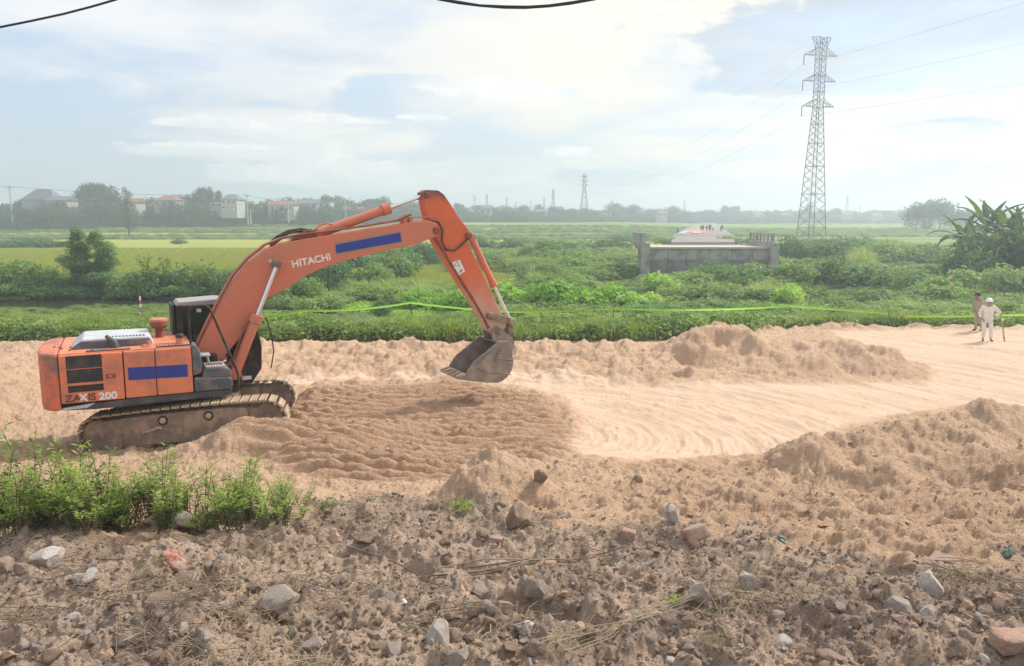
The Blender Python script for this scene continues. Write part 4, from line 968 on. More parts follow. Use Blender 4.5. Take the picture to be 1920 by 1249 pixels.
GR = 'bushes right of the bridge'
for (u, v, w_, h_, kd) in [(1490, 500, 90, 46, 'darkbush'), (1545, 500, 110, 46, 'bush'), (1600, 490, 100, 38, 'darkbush'), (1670, 500, 110, 40, 'bush'), (1720, 500, 90, 34, 'darkbush'), (1560, 540, 130, 50, 'bush'), (1650, 540, 140, 44, 'bush'), (1700, 550, 140, 50, 'bush'), (1770, 570, 140, 52, 'bush'), (1850, 560, 140, 64, 'bush'), (1915, 570, 130, 70, 'darkbush'), (1740, 605, 100, 36, 'bush'), (1900, 620, 110, 44, 'bush'), (1530, 470, 60, 16, 'bush'), (1640, 470, 100, 14, 'bush'), (1980, 560, 120, 60, 'bush')]:
    bush(u, v, w_, h_, kd, 'green bush on the overgrown land right of the bridge, left of the bananas' if u < 1800 else 'green bush below the banana plants near the two people', 'bushes left of the bananas' if u < 1800 else 'bushes below the bananas')
bush(40, 442, 130, 22, 'darkbush', 'low dark hedge patch at the far left edge beyond the yellow rice', Y=160, z=-.4)
bush(110, 444, 80, 12, 'darkbush', 'thin low hedge patch beyond the yellow rice, left of the thin tree', Y=165, z=-.4)
bush(330, 440, 40, 9, 'darkbush', 'small lone shrub in the green field right of the thin tree', Y=190, z=-.4)
bush(1390, 442, 80, 16, 'bush', 'bushy right verge of the road beyond the bridge', Y=150, z=.6); bush(1245, 445, 60, 16, 'bush', 'bushy left verge of the road beyond the bridge', Y=150, z=.6)
q_ = random.Random(21)
for row, (v0, wd_, hd_) in enumerate(((605, 110, 26), (566, 110, 30), (530, 100, 30), (505, 90, 26), (486, 80, 20))):
    u = 520 if row < 3 else 900
    while u < 1900:
        if not (1190 < u < 1470 and row > 2) and not (row in (1, 2) and 760 < u < 960 and row == 2) and not (600 < u < 770 and row == 0):
            kd_ = q_.choice(['bush', 'bush', 'darkbush']); w2 = wd_*q_.uniform(.7, 1.25)
            bush(u, v0+q_.uniform(-5, 6), w2, hd_*q_.uniform(.7, 1.2), kd_, 'low %s bush in the continuous scrub %s' % ('dark green' if kd_ == 'darkbush' else 'mid green', 'just behind the tape' if row == 0 else 'of the wet land'), 'bushes of the scrub, '+kd_+(' near the tape' if row == 0 else ' on the wet land'), stem=False)
        u += wd_*q_.uniform(.8, 1.5)
# tall leafy weeds sticking up over the canal bank
def tallweed(u, v, h_px, Y, label, group):
    p = at(u, v, Y); e = empty('tall_weed', (p.x, Y, p.z), random.random()*6, label, 'plant', group); h_ = h_px*Y/F
    m_ = MB(); q_ = np.random.default_rng(int(u)); C_ = []; N_ = []
    for k_ in range(3):
        a = k_*2.1; tip = Vector((.35*math.cos(a), .35*math.sin(a), h_*(.8+.2*q_.random()))); m_.tube([(0, 0, 0), tip*.5+Vector((0, 0, .1)), tip], [.04, .03, .01], 5)
        for j in range(16):
            t = .35+.65*j/15; b_ = tip*t; C_.append((b_.x+q_.normal()*.16, b_.y+q_.normal()*.16, b_.z+q_.normal()*.08)); N_.append((q_.normal(), q_.normal(), 1.2))
    m_.build('stem', L['bush'], e)
    V, F_ = leafquads(np.array(C_), np.array(N_), np.full(len(C_), .55), .3); link('foliage', npmesh('foliage', V, F_, L['weed']), e)
for u, v, h_ in [(30, 520, 34), (62, 522, 36), (100, 525, 24), (275, 520, 42), (290, 525, 30), (312, 515, 34), (345, 520, 28), (370, 520, 30), (395, 522, 34), (10, 522, 30)]:
    tallweed(u, v+14, h_+12, 61.5, 'tall leafy weed standing up over the far bank of the left canal', 'tall weeds on the canal bank')
# two-lobed shrub tree on the left bank
e = empty('shrub_tree', (at(172, 560, 63).x, 63, -.9), 0, 'big two-lobed dark green shrub tree on the canal bank, behind the engine hood', 'tree')
m_ = MB()
for (tx, tz) in ((-1.2, 3.6), (-.4, 4.4), (.9, 4.2), (1.6, 2.8), (-1.9, 2.4)): m_.tube([(0, 0, 0), (tx*.4, 0, tz*.4), (tx, .2, tz)], [.10, .06, .02], 6)
m_.build('trunk', M['bark'], e)
q_ = np.random.default_rng(5); bl_ = []
for (cx, zt, wt) in ((-1.15, 5.0, 1.9), (1.0, 4.8, 2.1)):
    for k_ in range(16):
        t = k_/15; zz = .4+zt*t*.93; rr_ = wt*(1.25-.85*t)*(.75+.4*q_.random()); a = q_.random()*6.28
        bl_.append((cx+rr_*.45*math.cos(a), rr_*.45*math.sin(a), zz, rr_*.72, rr_*.72, .42))
link('crown', crown('crown', bl_, 19000, .20, L['darkbush'], q_, .3, .42, .5), e)

# ---- trees
def treemesh(name, seed, h, wd, mat, n=3000, leaf=.5, kind='round'):
    q_ = np.random.default_rng(seed); bl_ = []; m_ = MB(); th_ = h*.42
    m_.tube([(0, 0, 0), (.1, 0, h*.25), (.0, .1, h*.6)], [.022*h, .016*h, .006*h], 7)
    for k_ in range(12 if kind != 'thin' else 15):
        a = q_.random()*6.28
        if kind == 'round': t = q_.random(); d = wd*.36*math.sqrt(q_.random()); zz = h*(.42+.42*t); rr_ = wd*(.16+.13*q_.random()); rz_ = rr_*.75
        elif kind == 'low': t = q_.random(); d = wd*.40*math.sqrt(q_.random()); zz = h*(.12+.66*t); rr_ = wd*(.2+.12*q_.random()); rz_ = rr_*.8
        else: t = k_/14; d = wd*.22*q_.random(); zz = h*(.2+.74*t); rr_ = wd*(.34-.24*abs(t-.35))*(.6+.5*q_.random()); rz_ = h*.055
        c_ = (d*math.cos(a), d*math.sin(a), zz); bl_.append((*c_, rr_, rr_, rz_))
        m_.tube([(0, 0, min(zz*.55, th_)), (c_[0]*.6, c_[1]*.6, zz*.8), c_], [.008*h, .005*h, .002*h], 5)
    tm = bpy.data.meshes.new('trunk'); tm.from_pydata(m_.v, [], m_.f); tm.materials.append(M['bark'])
    return tm, crown('crown', bl_, n, leaf, mat, q_, .35, .6)
tv = [treemesh('t', 100+i, 10, 9, L['tree'], 2600, .55) for i in range(6)]
tlow = [treemesh('t', 140+i, 10, 10, L['tree'], 2600, .6, 'low') for i in range(4)]
tthin = treemesh('t', 77, 16, 7.5, L['treelight'], 2600, .38, 'thin')
def tree(u, vtop, Y, wpx, label, group=None, z=None, var=None, vbase=None):
    top = at(u, vtop, Y); z0 = (hz(top.x, Y) if z is None else z) if vbase is None else at(u, vbase, Y).z
    h = max(3.5, top.z-z0); e = empty('tree', (top.x, Y, z0), random.random()*6.28, label, 'tree', group)
    tm, cm = var or random.choice(tv); hh = 16 if var is tthin else 10; ww = 7.5 if var is tthin else 9
    s_ = h/hh*1.07; sw = max(wpx*Y/F/ww*1.1, s_*.5)
    link('trunk', tm, e, scale=(s_*.8, s_*.8, s_)); link('crown', cm, e, scale=(sw, sw, s_))
    return e
tree(236, 356, 240, 40, 'thin ragged eucalyptus like tree standing alone in the field at the left', var=tthin, z=-.4)
for (u, vt, wp, Y, lb_) in [(152, 343, 46, 330, 'tall bushy tree, left one of the pair above the left village'), (192, 341, 56, 332, 'tall bushy tree, right one of the pair above the left village'),
        (372, 349, 46, 340, 'tall rounded tree left of the house with the grey hipped roof'), (402, 356, 22, 345, 'slim tree just left of the grey roofed house'),
        (1722, 378, 46, 300, 'tall hazy tree, left one of the group beside the bananas'), (1765, 371, 58, 305, 'tall hazy tree, right one of the group beside the bananas'), (1800, 392, 50, 330, 'lower hazy tree behind the banana plants'),
        (1358, 385, 26, 620, 'small round tree above the horizon right of the road'), (1378, 386, 22, 620, 'second small round tree above the horizon right of the road'), (1160, 382, 60, 560, 'broad hazy tree on the horizon right of the second pylon'),
        (930, 388, 46, 470, 'broad hazy tree right of the arm on the horizon'), (575, 364, 30, 380, 'rounded tree above the white house'), (860, 380, 20, 450, 'small hazy tree right beside the arm top'), (1520, 380, 14, 640, 'small hazy tree seen through the tall pylon')]:
    tree(u, vt, Y, wp, lb_, var=tlow[1] if 1700 < u < 1820 else None)
sil = [(0, 385), (40, 372), (80, 366), (130, 372), (200, 365), (260, 378), (330, 366), (400, 370), (500, 374), (600, 372), (700, 374), (800, 386), (900, 386), (1000, 389), (1100, 390), (1200, 389), (1300, 391), (1400, 393), (1500, 395), (1600, 396), (1700, 397), (1800, 396), (1920, 395)]
GT = ['trees of the village on the left horizon', 'trees along the middle horizon', 'far hazy trees along the right horizon']
q_ = random.Random(3)
for row in (0, -1, -2):
    u = -60
    while u < 1990:
        Y = np.interp(u, [0, 700, 1000, 1400, 1920], [325, 380, 470, 600, 640])*(1+row*(.14 if row > 0 else .045))+q_.uniform(-12, 12)
        vt = np.interp(u, *zip(*sil))+q_.uniform(-3, 9)-(row*1); wp = q_.uniform(10, 16)*F/Y*(.9 if row >= 0 else .75)
        g_ = 0 if u < 700 else 1 if u < 1250 else 2
        if row == 0: vt += q_.uniform(-5, 3)-2
        if row == -1: vt += 7
        if row == -2: vt += 10
        tree(u, vt, Y, wp, ['hazy blue green tree among the houses on the left horizon', 'hazy blue green tree on the middle horizon', 'very faint hazy tree on the right horizon'][g_], GT[g_], var=q_.choice(tlow) if (row < 0 or q_.random() < .5) else None)
        u += wp*q_.uniform(.46, .78)
# scrub at the foot of the trees and the far woods: nobody could count them
n = 5000; a = rng.uniform(-.95, .95, n); x = a; Yl = np.interp(a, [-.7, -.2, .03, .32, .7], [300, 350, 430, 560, 600]); y = Yl+rng.uniform(-14, 60, n)*Yl/400
x = a*y; z = heights(x, y)[0]
scatter('far_scrub', np.stack([x, y, z-.3], 1), [crown('scrub_clump', domeblobs(5, 1, 1, 90+i), 260, .34, L['tree'], np.random.default_rng(i), .2) for i in range(3)], rng.integers(0, 3, n), np.stack([2.6+2*rng.random(n)]*2+[1.6+2.6*rng.random(n)*np.where(y > Yl+12, 1.6, .6)], 1), rots(n, .05))
n = 3500; a = rng.uniform(-1, 1, n); y = rng.uniform(750, 1500, n); x = a*y; z = heights(x, y)[0]
scatter('far_woods', np.stack([x, y, z-.3], 1), [crown('wood_clump', domeblobs(6, 1, 1, 95+i), 200, .4, L['tree'], np.random.default_rng(i), .2) for i in range(3)], rng.integers(0, 3, n), np.stack([9+6*rng.random(n)]*2+[7+7*rng.random(n)], 1), rots(n, .03))
# grassy dykes between the paddies
n = 9000; y = np.repeat([262, 240, 285, 300, 318], n//5)+rng.normal(size=n)*1.2; a = rng.uniform(-1, 1, n); x = a*y; y = y+6*vn(x*.01, y*.02, 12); z = heights(x, y)[0]
scatter('dyke_grass', np.stack([x, y, z-.1], 1), cl_gr+cl_weed, rng.integers(0, 8, n), np.stack([2.6+rng.random(n)]*2+[1.3+1.2*rng.random(n)], 1), rots(n))

# ---- banana plants
def bananaleaf(Ln, wd, droop, seed, mat):
    q2 = np.random.default_rng(seed); V = []; F_ = []; k_ = 12
    for i in range(k_+1):
        t = i/k_; ang = .95-droop*t*1.5
        if i == 0: c_ = np.array([0., 0, 0]); prev = c_
        else: c_ = prev+np.array([math.cos(ang), 0, math.sin(ang)])*Ln/k_; prev = c_
        w2 = wd*.5*(math.sin(math.pi*min(1, .06+t*.95))**.7)*(0.22 if i < 3 else 1); w2 = max(w2, .02)
        j1, j2 = (q2.uniform(.72, 1.1), q2.uniform(.72, 1.1)); s_ = .22
        V += [c_+[0, -w2*j1, -w2*s_-q2.random()*.05], c_+[0, -w2*.5, .02], c_, c_+[0, w2*.5, .02], c_+[0, w2*j2, -w2*s_-q2.random()*.05]]
    for i in range(k_):
        for j in range(4): b = i*5+j; F_.append((b, b+1, b+6, b+5))
    return npmesh('leaf', V, F_, mat)
blv = [bananaleaf(3.3, .58, d, i, L['banana']) for i, d in enumerate((.55, .85, 1.1, 1.3, 1.5))]
BN = [(1800, 505, 72, 5.6), (1842, 500, 74, 6.9), (1875, 505, 71, 6.6), (1908, 508, 70, 6.2), (1942, 505, 72, 6.8), (1856, 520, 66, 4.6), (1825, 512, 69, 4.8), (1985, 510, 72, 6.4), (1895, 515, 67, 5.0), (2030, 505, 72, 6.4)]
for i, (u, v, Y, h) in enumerate(BN):
    p = at(u, v, Y); e = empty('banana_plant', (p.x, Y, -.2), random.random()*6, 'leftmost banana plant at the right edge, leaning leaves over the field' if i == 0 else 'banana plant in the dense clump at the right edge above the two people', 'plant', None if i == 0 else 'banana plants at the right edge')
    h_ = h*.66; MB().tube([(0, 0, 0), (.05, 0, h_*.6), (.1, .05, h_)], [.19, .15, .08], 9).build('stem', M['bamboo'], e, smooth=60)
    for k_ in range(14):
        t = k_/13; o_ = link('leaf', blv[min(4, int(t*5))] if k_ else blv[0], e, (.1, .05, h_-.1-.5*t), (0, -.45+.5*t+random.uniform(-.1, .1), k_*2.4+random.uniform(-.3, .3)), (h/5.9*random.uniform(.9, 1.15),)*3)
n = 420; c_ = np.array([[at(b[0], 505, b[2]).x, b[2]] for b in BN]); k_ = rng.integers(0, len(BN), n)
bush(1890, 520, 170, 100, 'darkbush', 'dark leafy undergrowth around the banana stems at the right edge', Y=66, z=-.3); bush(1825, 520, 120, 72, 'darkbush', 'dark leafy undergrowth left below the banana plants', Y=66, z=-.3)

# ------------------------------------------------------------------ village houses
def house(u, vb, Y, wpx, hpx, dp, roof, rh, wall, roofm, label, nw=3, storeys=2, yaw=0.0, porch=False):
    p = at(u, vb, Y); s_ = Y/F; W_ = wpx*s_*.84; H_ = hpx*s_*.9; rh = rh*s_*.9
    e = empty('house', (p.x, Y, p.z), yaw, label, 'house')
    MB().box(-W_/2, W_/2, -dp/2, dp/2, -3, H_).build('wall', M[wall], e)
    rb = MB(); o_ = .5
    if roof == 'hip': rb.add([(-W_/2-o_, -dp/2-o_, H_), (W_/2+o_, -dp/2-o_, H_), (W_/2+o_, dp/2+o_, H_), (-W_/2-o_, dp/2+o_, H_), (-W_*.22, 0, H_+rh), (W_*.22, 0, H_+rh)], [(0, 1, 5, 4), (1, 2, 5), (2, 3, 4, 5), (3, 0, 4), (3, 2, 1, 0)])
    elif roof == 'gable': rb.add([(-W_/2-o_, -dp/2-o_, H_), (W_/2+o_, -dp/2-o_, H_), (W_/2+o_, dp/2+o_, H_), (-W_/2-o_, dp/2+o_, H_), (-W_/2-o_, 0, H_+rh), (W_/2+o_, 0, H_+rh)], [(0, 1, 5, 4), (1, 2, 5), (2, 3, 4, 5), (3, 0, 4), (3, 2, 1, 0)])
    else: rb.box(-W_/2-.2, W_/2+.2, -dp/2-.2, dp/2+.2, H_, H_+.35)
    rb.build('roof', M[roofm], e)
    for st in range(storeys):
        for k_ in range(nw):
            cx = (k_+.5)/nw*W_-W_/2; zz = H_*(st+.35)/storeys; hh_ = H_/storeys*.42
            wn = MB().box(cx-.65, cx+.65, -dp/2-.06, -dp/2+.02, zz, zz+hh_).build('window', M['white'], e)
            MB().box(cx-.52, cx+.52, -dp/2-.09, -dp/2-.05, zz+.1, zz+hh_-.1).build('pane', M['pane'], wn)
    if porch:
        MB().box(W_*.12, W_*.42, -dp/2-2, -dp/2, H_*.45, H_*.5).build('balcony', M[wall], e)
        for xx in (W_*.14, W_*.4): MB().box(xx-.15, xx+.15, -dp/2-1.9, -dp/2-1.6, 0, H_*.45).build('column', M['white'], e)
house(84, 388, 318, 70, 14, 9, 'hip', 22, 'wall', 'roofgrey', 'hazy house with broad stepped grey roof at the far left of the village', 3)
house(118, 390, 312, 44, 15, 8, 'gable', 9, 'wall', 'roofgrey', 'lower grey roofed house right of the broad stepped roof', 3, 1)
house(252, 392, 320, 30, 13, 8, 'gable', 9, 'wall2', 'roofred', 'small house with red gable roof right behind the thin tree', 2, 1)
house(318, 388, 325, 46, 13, 9, 'hip', 10, 'wall', 'roofred', 'wide low roofed house between the thin tree and the tall round tree', 3, 1)
house(438, 395, 318, 34, 22, 10, 'hip', 11, 'wall2', 'roofgrey', 'two storey white house with grey hipped roof and columns', 3, 2, 0, True)
house(412, 392, 322, 26, 14, 7, 'flat', 0, 'wall', 'roofgrey', 'flat roofed annex left of the two storey house', 2, 1)
house(533, 400, 330, 56, 17, 9, 'gable', 8, 'wall2', 'roofred', 'white house with long red roof in the left village', 3, 1, 0, True)
house(580, 396, 340, 46, 15, 9, 'gable', 9, 'wall2', 'roofgrey', 'white house with dark grey roof right of the red roofed house', 3, 1)
house(612, 394, 345, 26, 16, 8, 'flat', 0, 'wall2', 'roofgrey', 'small flat white house at the right of the grey roofed house', 2, 1)
house(665, 402, 350, 40, 10, 8, 'gable', 6, 'wall2', 'roofred', 'low house with pale red roof behind the arm cylinder', 2, 1)
house(785, 404, 395, 26, 18, 8, 'flat', 0, 'wall2', 'roofgrey', 'small white house seen just left of the arm', 2, 2)
house(905, 404, 430, 40, 14, 9, 'gable', 7, 'wall2', 'roofgrey', 'white house with grey roof right of the arm', 3, 1)
house(1015, 408, 460, 26, 12, 8, 'gable', 5, 'wall2', 'roofgrey', 'small white house between the arm and the second pylon', 2, 1)
house(1135, 410, 480, 22, 12, 8, 'flat', 0, 'wall2', 'roofgrey', 'tiny white block house right of the second pylon', 2, 1)
for i, (u, v) in enumerate([(1240, 408), (1420, 412), (1470, 412), (1585, 410), (1640, 412), (955, 406), (730, 402)]):
    house(u, v, 470 if u < 1300 else 560, 20, 9, 8, 'gable', 5, 'wall2', 'roofgrey' if i % 2 else 'roofred', 'tiny hazy house low in the tree line', 2, 1)
for o in [o for o in bpy.data.objects if o.get('label') == 'tiny hazy house low in the tree line']: o['group'] = 'tiny houses in the far tree line'
# utility poles of the village
def upole(u, vt, vb, Y, label):
    p = at(u, vb, Y); h = at(u, vt, Y).z-p.z; e = empty('utility_pole', (p.x, Y, p.z), 0, label, 'pole', None)
    MB().tube([(0, 0, -2), (0, 0, h)], [.30, .20], 8).build('post', M['pole'], e)
    MB().box(-1.1, 1.1, -.1, .1, h-.9, h-.7).build('cross_arm', M['galvfar'], e)
    for xx in (-1, 0, 1): MB().tube([(xx, 0, h-.7), (xx, 0, h-.2)], .1, 6).build('insulator', M['white'], e)
    return Vector((p.x, Y, p.z+h-.3))
pA = upole(23, 348, 410, 290, 'thin utility pole at the far left edge of the village'); pB = upole(465, 364, 412, 300, 'utility pole right beside the two storey house'); pC = upole(541, 368, 408, 310, 'pale utility pole in front of the red roofed house')
pD = upole(648, 372, 404, 330, 'thin utility pole between the red roofed house and the arm cylinder')
upole(470, 392, 410, 298, 'short pale post at the foot of the village near the two storey house')

# ------------------------------------------------------------------ pylons
def lattice(e, H, base, top, waist, narrow, arms, r0, detail=True, body=.9):
    """four-legged lattice tower: half-widths base at z=0, waist at height narrow, top at H"""
    def hw(z): return base+(waist-base)*(z/narrow) if z < narrow else waist+(top-waist)*((z-narrow)/(H-narrow))
    for sx_, sy_ in ((-1, -1), (1, -1), (1, 1), (-1, 1)):
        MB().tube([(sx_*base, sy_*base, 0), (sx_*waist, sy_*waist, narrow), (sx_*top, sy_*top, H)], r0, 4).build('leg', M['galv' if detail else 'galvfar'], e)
    m_ = MB(); z = 0; lv = [0]
    while z < H-1: z += max(hw(z)*1.25, 1.3 if detail else 3.0); lv.append(min(z, H))
    for i in range(len(lv)-1):
        z0, z1 = lv[i], lv[i+1]; a, b = hw(z0), hw(z1); c0 = [(-a, -a), (a, -a), (a, a), (-a, a)]; c1 = [(-b, -b), (b, -b), (b, b), (-b, b)]
        for k_ in range(4):
            j = (k_+1) % 4; m_.tube([(*c0[k_], z0), (*c1[j], z1)], r0*.5, 3, False); m_.tube([(*c0[j], z0), (*c1[k_], z1)], r0*.5, 3, False)
            if i % 3 == 0: m_.tube([(*c1[k_], z1), (*c1[j], z1)], r0*.6, 3, False)
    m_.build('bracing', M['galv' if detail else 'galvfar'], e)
    for (za, la) in arms:
        m_ = MB(); h_ = hw(za)
        for s_ in (-1, 1):
            tip = (s_*la, 0, za)
            for sy_ in (-1, 1):
                m_.tube([(s_*h_, sy_*h_, za), tip], r0*.6, 4); m_.tube([(s_*h_, sy_*h_, za+la*.38), tip], r0*.6, 4)
                for t in (.3, .6):
                    A_ = Vector((s_*h_, sy_*h_, za)).lerp(Vector(tip), t); B_ = Vector((s_*h_, sy_*h_, za+la*.38)).lerp(Vector(tip), t); m_.tube([A_, B_], r0*.4, 3); m_.tube([A_, Vector((s_*h_, sy_*h_, za+la*.38)).lerp(Vector(tip), t-.28)], r0*.4, 3)
            m_.tube([Vector((s_*h_, -h_, za)).lerp(Vector(tip), .35), Vector((s_*h_, h_, za)).lerp(Vector(tip), .35)], r0*.4, 3)
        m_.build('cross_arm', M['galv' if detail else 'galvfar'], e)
PY = 200.0; pb = at(1518, 450, PY); HP = at(1528, 70, PY).z-pb.z
py_ = empty('power_pylon', (pb.x+.3, PY, pb.z), R(14), 'tall grey lattice power pylon with three cross arms at the right', 'pylon')
zz_ = lambda v: at(1520, v, PY).z-pb.z
lattice(py_, HP, 2.55, .92, .92, zz_(205), [(zz_(104), 4.7), (zz_(152.5), 4.7), (zz_(200), 4.6)], .12)
m_ = MB()
for s_ in (-1, 1):
    for sy_ in (-1, 1): m_.tube([(s_*.92, sy_*.92, HP-2.9), (s_*2.7, 0, HP), (s_*.92, sy_*.92, HP)], .08, 4)
m_.tube([(-2.7, 0, HP), (2.7, 0, HP)], .08, 4); m_.build('earth_wire_arm', M['galv'], py_)
ca, sa = math.cos(R(14)), math.sin(R(14)); ins = []
for v, la in ((104, 4.7), (152.5, 4.7), (200, 4.6)):
    z = zz_(v); MB().tube([(-la, 0, z), (-la, 0, z-2.5)], .12, 8).build('insulator_string', M['galv'], py_)
    ins.append(Vector((pb.x+.3-la*ca, PY-la*sa, pb.z+z-2.5)))
def wire(name, A_, B_, sag, r_, mt, label, cat='power line', group=None, n=24):
    pts = [A_.lerp(B_, i/n)-Vector((0, 0, sag*4*(i/n)*(1-i/n))) for i in range(n+1)]
    o = MB().tube(pts, r_, 5).build(name, M[mt], smooth=60); tag(o, label, cat, group); return o
P2 = at(1095, 394, 470); H2 = at(1095, 326, 470).z-P2.z
for k_, (i_, w2) in enumerate(zip(ins, ('top', 'middle', 'lowest'))):
    ends = [at(2500, -175, 105), at(2500, -60, 105), at(2500, 55, 105)][k_]
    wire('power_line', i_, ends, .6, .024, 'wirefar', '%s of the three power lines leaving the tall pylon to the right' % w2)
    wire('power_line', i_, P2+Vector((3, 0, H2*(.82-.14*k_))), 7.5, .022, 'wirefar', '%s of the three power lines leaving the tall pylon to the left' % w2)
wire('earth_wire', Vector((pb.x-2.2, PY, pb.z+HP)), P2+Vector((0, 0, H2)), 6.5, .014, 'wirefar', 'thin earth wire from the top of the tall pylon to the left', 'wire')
for (u, vt, vb, Y, lb_) in [(1095, 326, 394, 470, 'second largest pylon, standing above the middle of the tree line'), (1037, 355, 396, 700, 'pylon left of the second largest pylon'), (890, 366, 396, 850, 'left one of two small pylons right of the arm'), (913, 364, 396, 850, 'right one of two small pylons right of the arm'),
        (1020, 371, 396, 900, 'small pylon just left of a taller one in the middle'), (950, 369, 396, 900, 'faint small pylon between the arm and the middle pylons'), (1283, 376, 400, 1000, 'small faint pylon on the horizon left of the road'), (1587, 366, 402, 900, 'faint pylon in the haze right of the tall pylon'), (1148, 374, 396, 1000, 'small faint pylon right of the second largest one'), (1612, 384, 402, 1200, 'faintest small pylon right of the hazy pylon'), (995, 376, 396, 1100, 'tiny faint pylon left of the middle pylons'), (968, 378, 396, 1100, 'tiny faint pylon in the middle haze')]:
    p = at(u, vb, Y); H_ = at(u, vt, Y).z-p.z; e = empty('power_pylon', p, random.random()*.6, lb_, 'pylon')
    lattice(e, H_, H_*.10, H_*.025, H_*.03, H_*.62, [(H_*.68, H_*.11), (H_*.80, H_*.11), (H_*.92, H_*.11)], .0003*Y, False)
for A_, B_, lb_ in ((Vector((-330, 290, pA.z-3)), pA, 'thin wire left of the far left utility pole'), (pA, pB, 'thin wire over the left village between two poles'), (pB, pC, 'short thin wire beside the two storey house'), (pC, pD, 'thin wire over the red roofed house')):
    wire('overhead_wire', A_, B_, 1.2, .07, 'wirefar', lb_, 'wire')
# cables close overhead
def cable(pts, Y, label):
    o = MB().tube([at(u, v, Y) for u, v in pts], .0125, 7).build('overhead_cable', M['wire'], smooth=60); tag(o, label, 'cable')
cable([(-500, 120), (-250, 92), (0, 51), (60, 39), (120, 26), (170, 13), (215, 0), (330, -40), (480, -100)], 9, 'black overhead cable crossing the top left corner of the sky')
cable([(640, -60), (730, -28), (822, -1), (860, 6), (900, 11), (945, 14.5), (985, 15), (1030, 12), (1070, 7), (1115, -1), (1200, -25), (1300, -60)], 9.5, 'black overhead cable sagging into the top middle of the sky')
cable([(700, -45), (790, -14), (840, 0), (870, 5), (900, 10), (950, 12), (990, 12.5), (1030, 10), (1080, 3), (1115, -4), (1200, -30)], 9.45, 'thinner second cable twisted round the top middle cable')

# ------------------------------------------------------------------ bridge and road beyond
BY0 = 75.0
def bl(u, v, Y=BY0): return at(u, v, Y)
zt = bl(1330, 461).z; xl = bl(1206, 461).x; xr = bl(1458, 461).x
br = empty('bridge', (0, BY0, 0), 0, 'unfinished grey concrete bridge end with stained wall and short railings', 'bridge')
def bb(nm, mt, x0, x1, y0, y1, z0, z1, par=br, **k_): return MB().box(x0, x1, y0, y1, z0, z1).build(nm, M[mt], par, **k_)
pw = [bl(u, 461).x for u in (1217, 1253, 1288, 1330, 1372, 1412, 1443)]
for i in range(6):      # upper wall panels between pour joints, darker stained wall below
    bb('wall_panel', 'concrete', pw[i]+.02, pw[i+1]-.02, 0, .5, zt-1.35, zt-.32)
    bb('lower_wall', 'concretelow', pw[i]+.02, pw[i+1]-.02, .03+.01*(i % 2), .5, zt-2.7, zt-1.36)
bb('coping', 'deck', pw[0]-.1, pw[-1]+.1, -.12, .55, zt-.30, zt-.12)
bb('deck_slab', 'deck', pw[0]-.2, pw[-1]+.2, .55, 7.2, zt-.5, zt-.14)
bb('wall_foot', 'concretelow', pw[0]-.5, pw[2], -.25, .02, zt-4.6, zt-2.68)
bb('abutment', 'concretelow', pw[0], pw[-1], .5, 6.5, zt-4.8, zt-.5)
for s_, (ua, ub) in ((-1, (1203, 1217)), (1, (1442, 1458))):
    x0, x1 = bl(ua, 461).x, bl(ub, 461).x
    w_ = bb('wing_wall', 'concrete', x0, x1, -.6, .6, zt-2.9, zt+.28, bevel=.03)
    bb('wing_foot', 'concretelow', x0-.1, x1+.05, -.7, .6, zt-4.4, zt-2.9)
    xc = (x0+x1)/2; 
    bb('parapet_kerb', 'concrete', xc-.22, xc+.22, .6, 7.5, zt-.14, zt+.38)
    rl = MB()
    for z_ in (.62, .90, 1.14):
        bb('rail', 'concrete', xc-.07, xc+.07, .4, 7.5, zt+z_-.05, zt+z_+.05)
    for k_ in range(7): bb('railing_post', 'concrete', xc-.09, xc+.09, .5+k_*1.12, .68+k_*1.12, zt+.38, zt+1.16)
    bb('end_post', 'concrete', xc-.14, xc+.14, .2, .5, zt+.28, zt+1.2)
# road behind
rY0 = 163.0; a_, b_ = at(1263, 441, rY0), at(1374, 441, rY0); c_, d_ = at(1309, 418, 560), at(1338, 418, 560)
m_ = MB().add([a_, b_, d_, c_, (a_.x-4, rY0-6, a_.z-3.2), (b_.x+4, rY0-6, b_.z-3.2), (d_.x+5, 560, d_.z-2), (c_.x-5, 560, c_.z-2)], [(0, 1, 2, 3), (4, 5, 1, 0), (5, 6, 2, 1), (7, 4, 0, 3)])
o = m_.build('road', M['road']); tag(o, kind='structure')
m_ = MB().add([at(1258, 454, 140), at(1378, 454, 140), at(1374, 442.5, 158), at(1263, 442.5, 158), at(1258, 475, 139), at(1378, 475, 139)], [(0, 1, 2, 3), (4, 5, 1, 0)])
o = m_.build('approach_slab', M['road']); tag(o, kind='structure')
def flat(nm, uvs, mt, label, cat, lift=.12):
    pts = []
    for u, v in uvs:
        t = (441-v)/(441-418.); Y = 1/((1-t)/rY0+t/560); zz = a_.z+(c_.z-a_.z)*(Y-rY0)/(560-rY0); p = at(u, v, Y); pts.append((p.x, Y, zz+lift))
    o = MB().prism(pts, (0, 0, -.1), (0, 0, .05)).build(nm, M[mt]); tag(o, label, cat)
flat('orange_sheet', [(1285, 437), (1320, 435.5), (1332, 431), (1312, 430.5), (1300, 432)], 'orangemesh', 'orange sheet spread on the road beyond the bridge', 'sheet')
flat('white_sheet', [(1297, 438.5), (1313, 438.5), (1317, 434.5), (1304, 434)], 'pole', 'white sheet lying on the road beside the orange sheet', 'sheet')
flat('white_sheet', [(1268, 439.5), (1284, 439), (1292, 434), (1282, 434)], 'pole', 'pale sheet at the left road edge beyond the bridge', 'sheet')
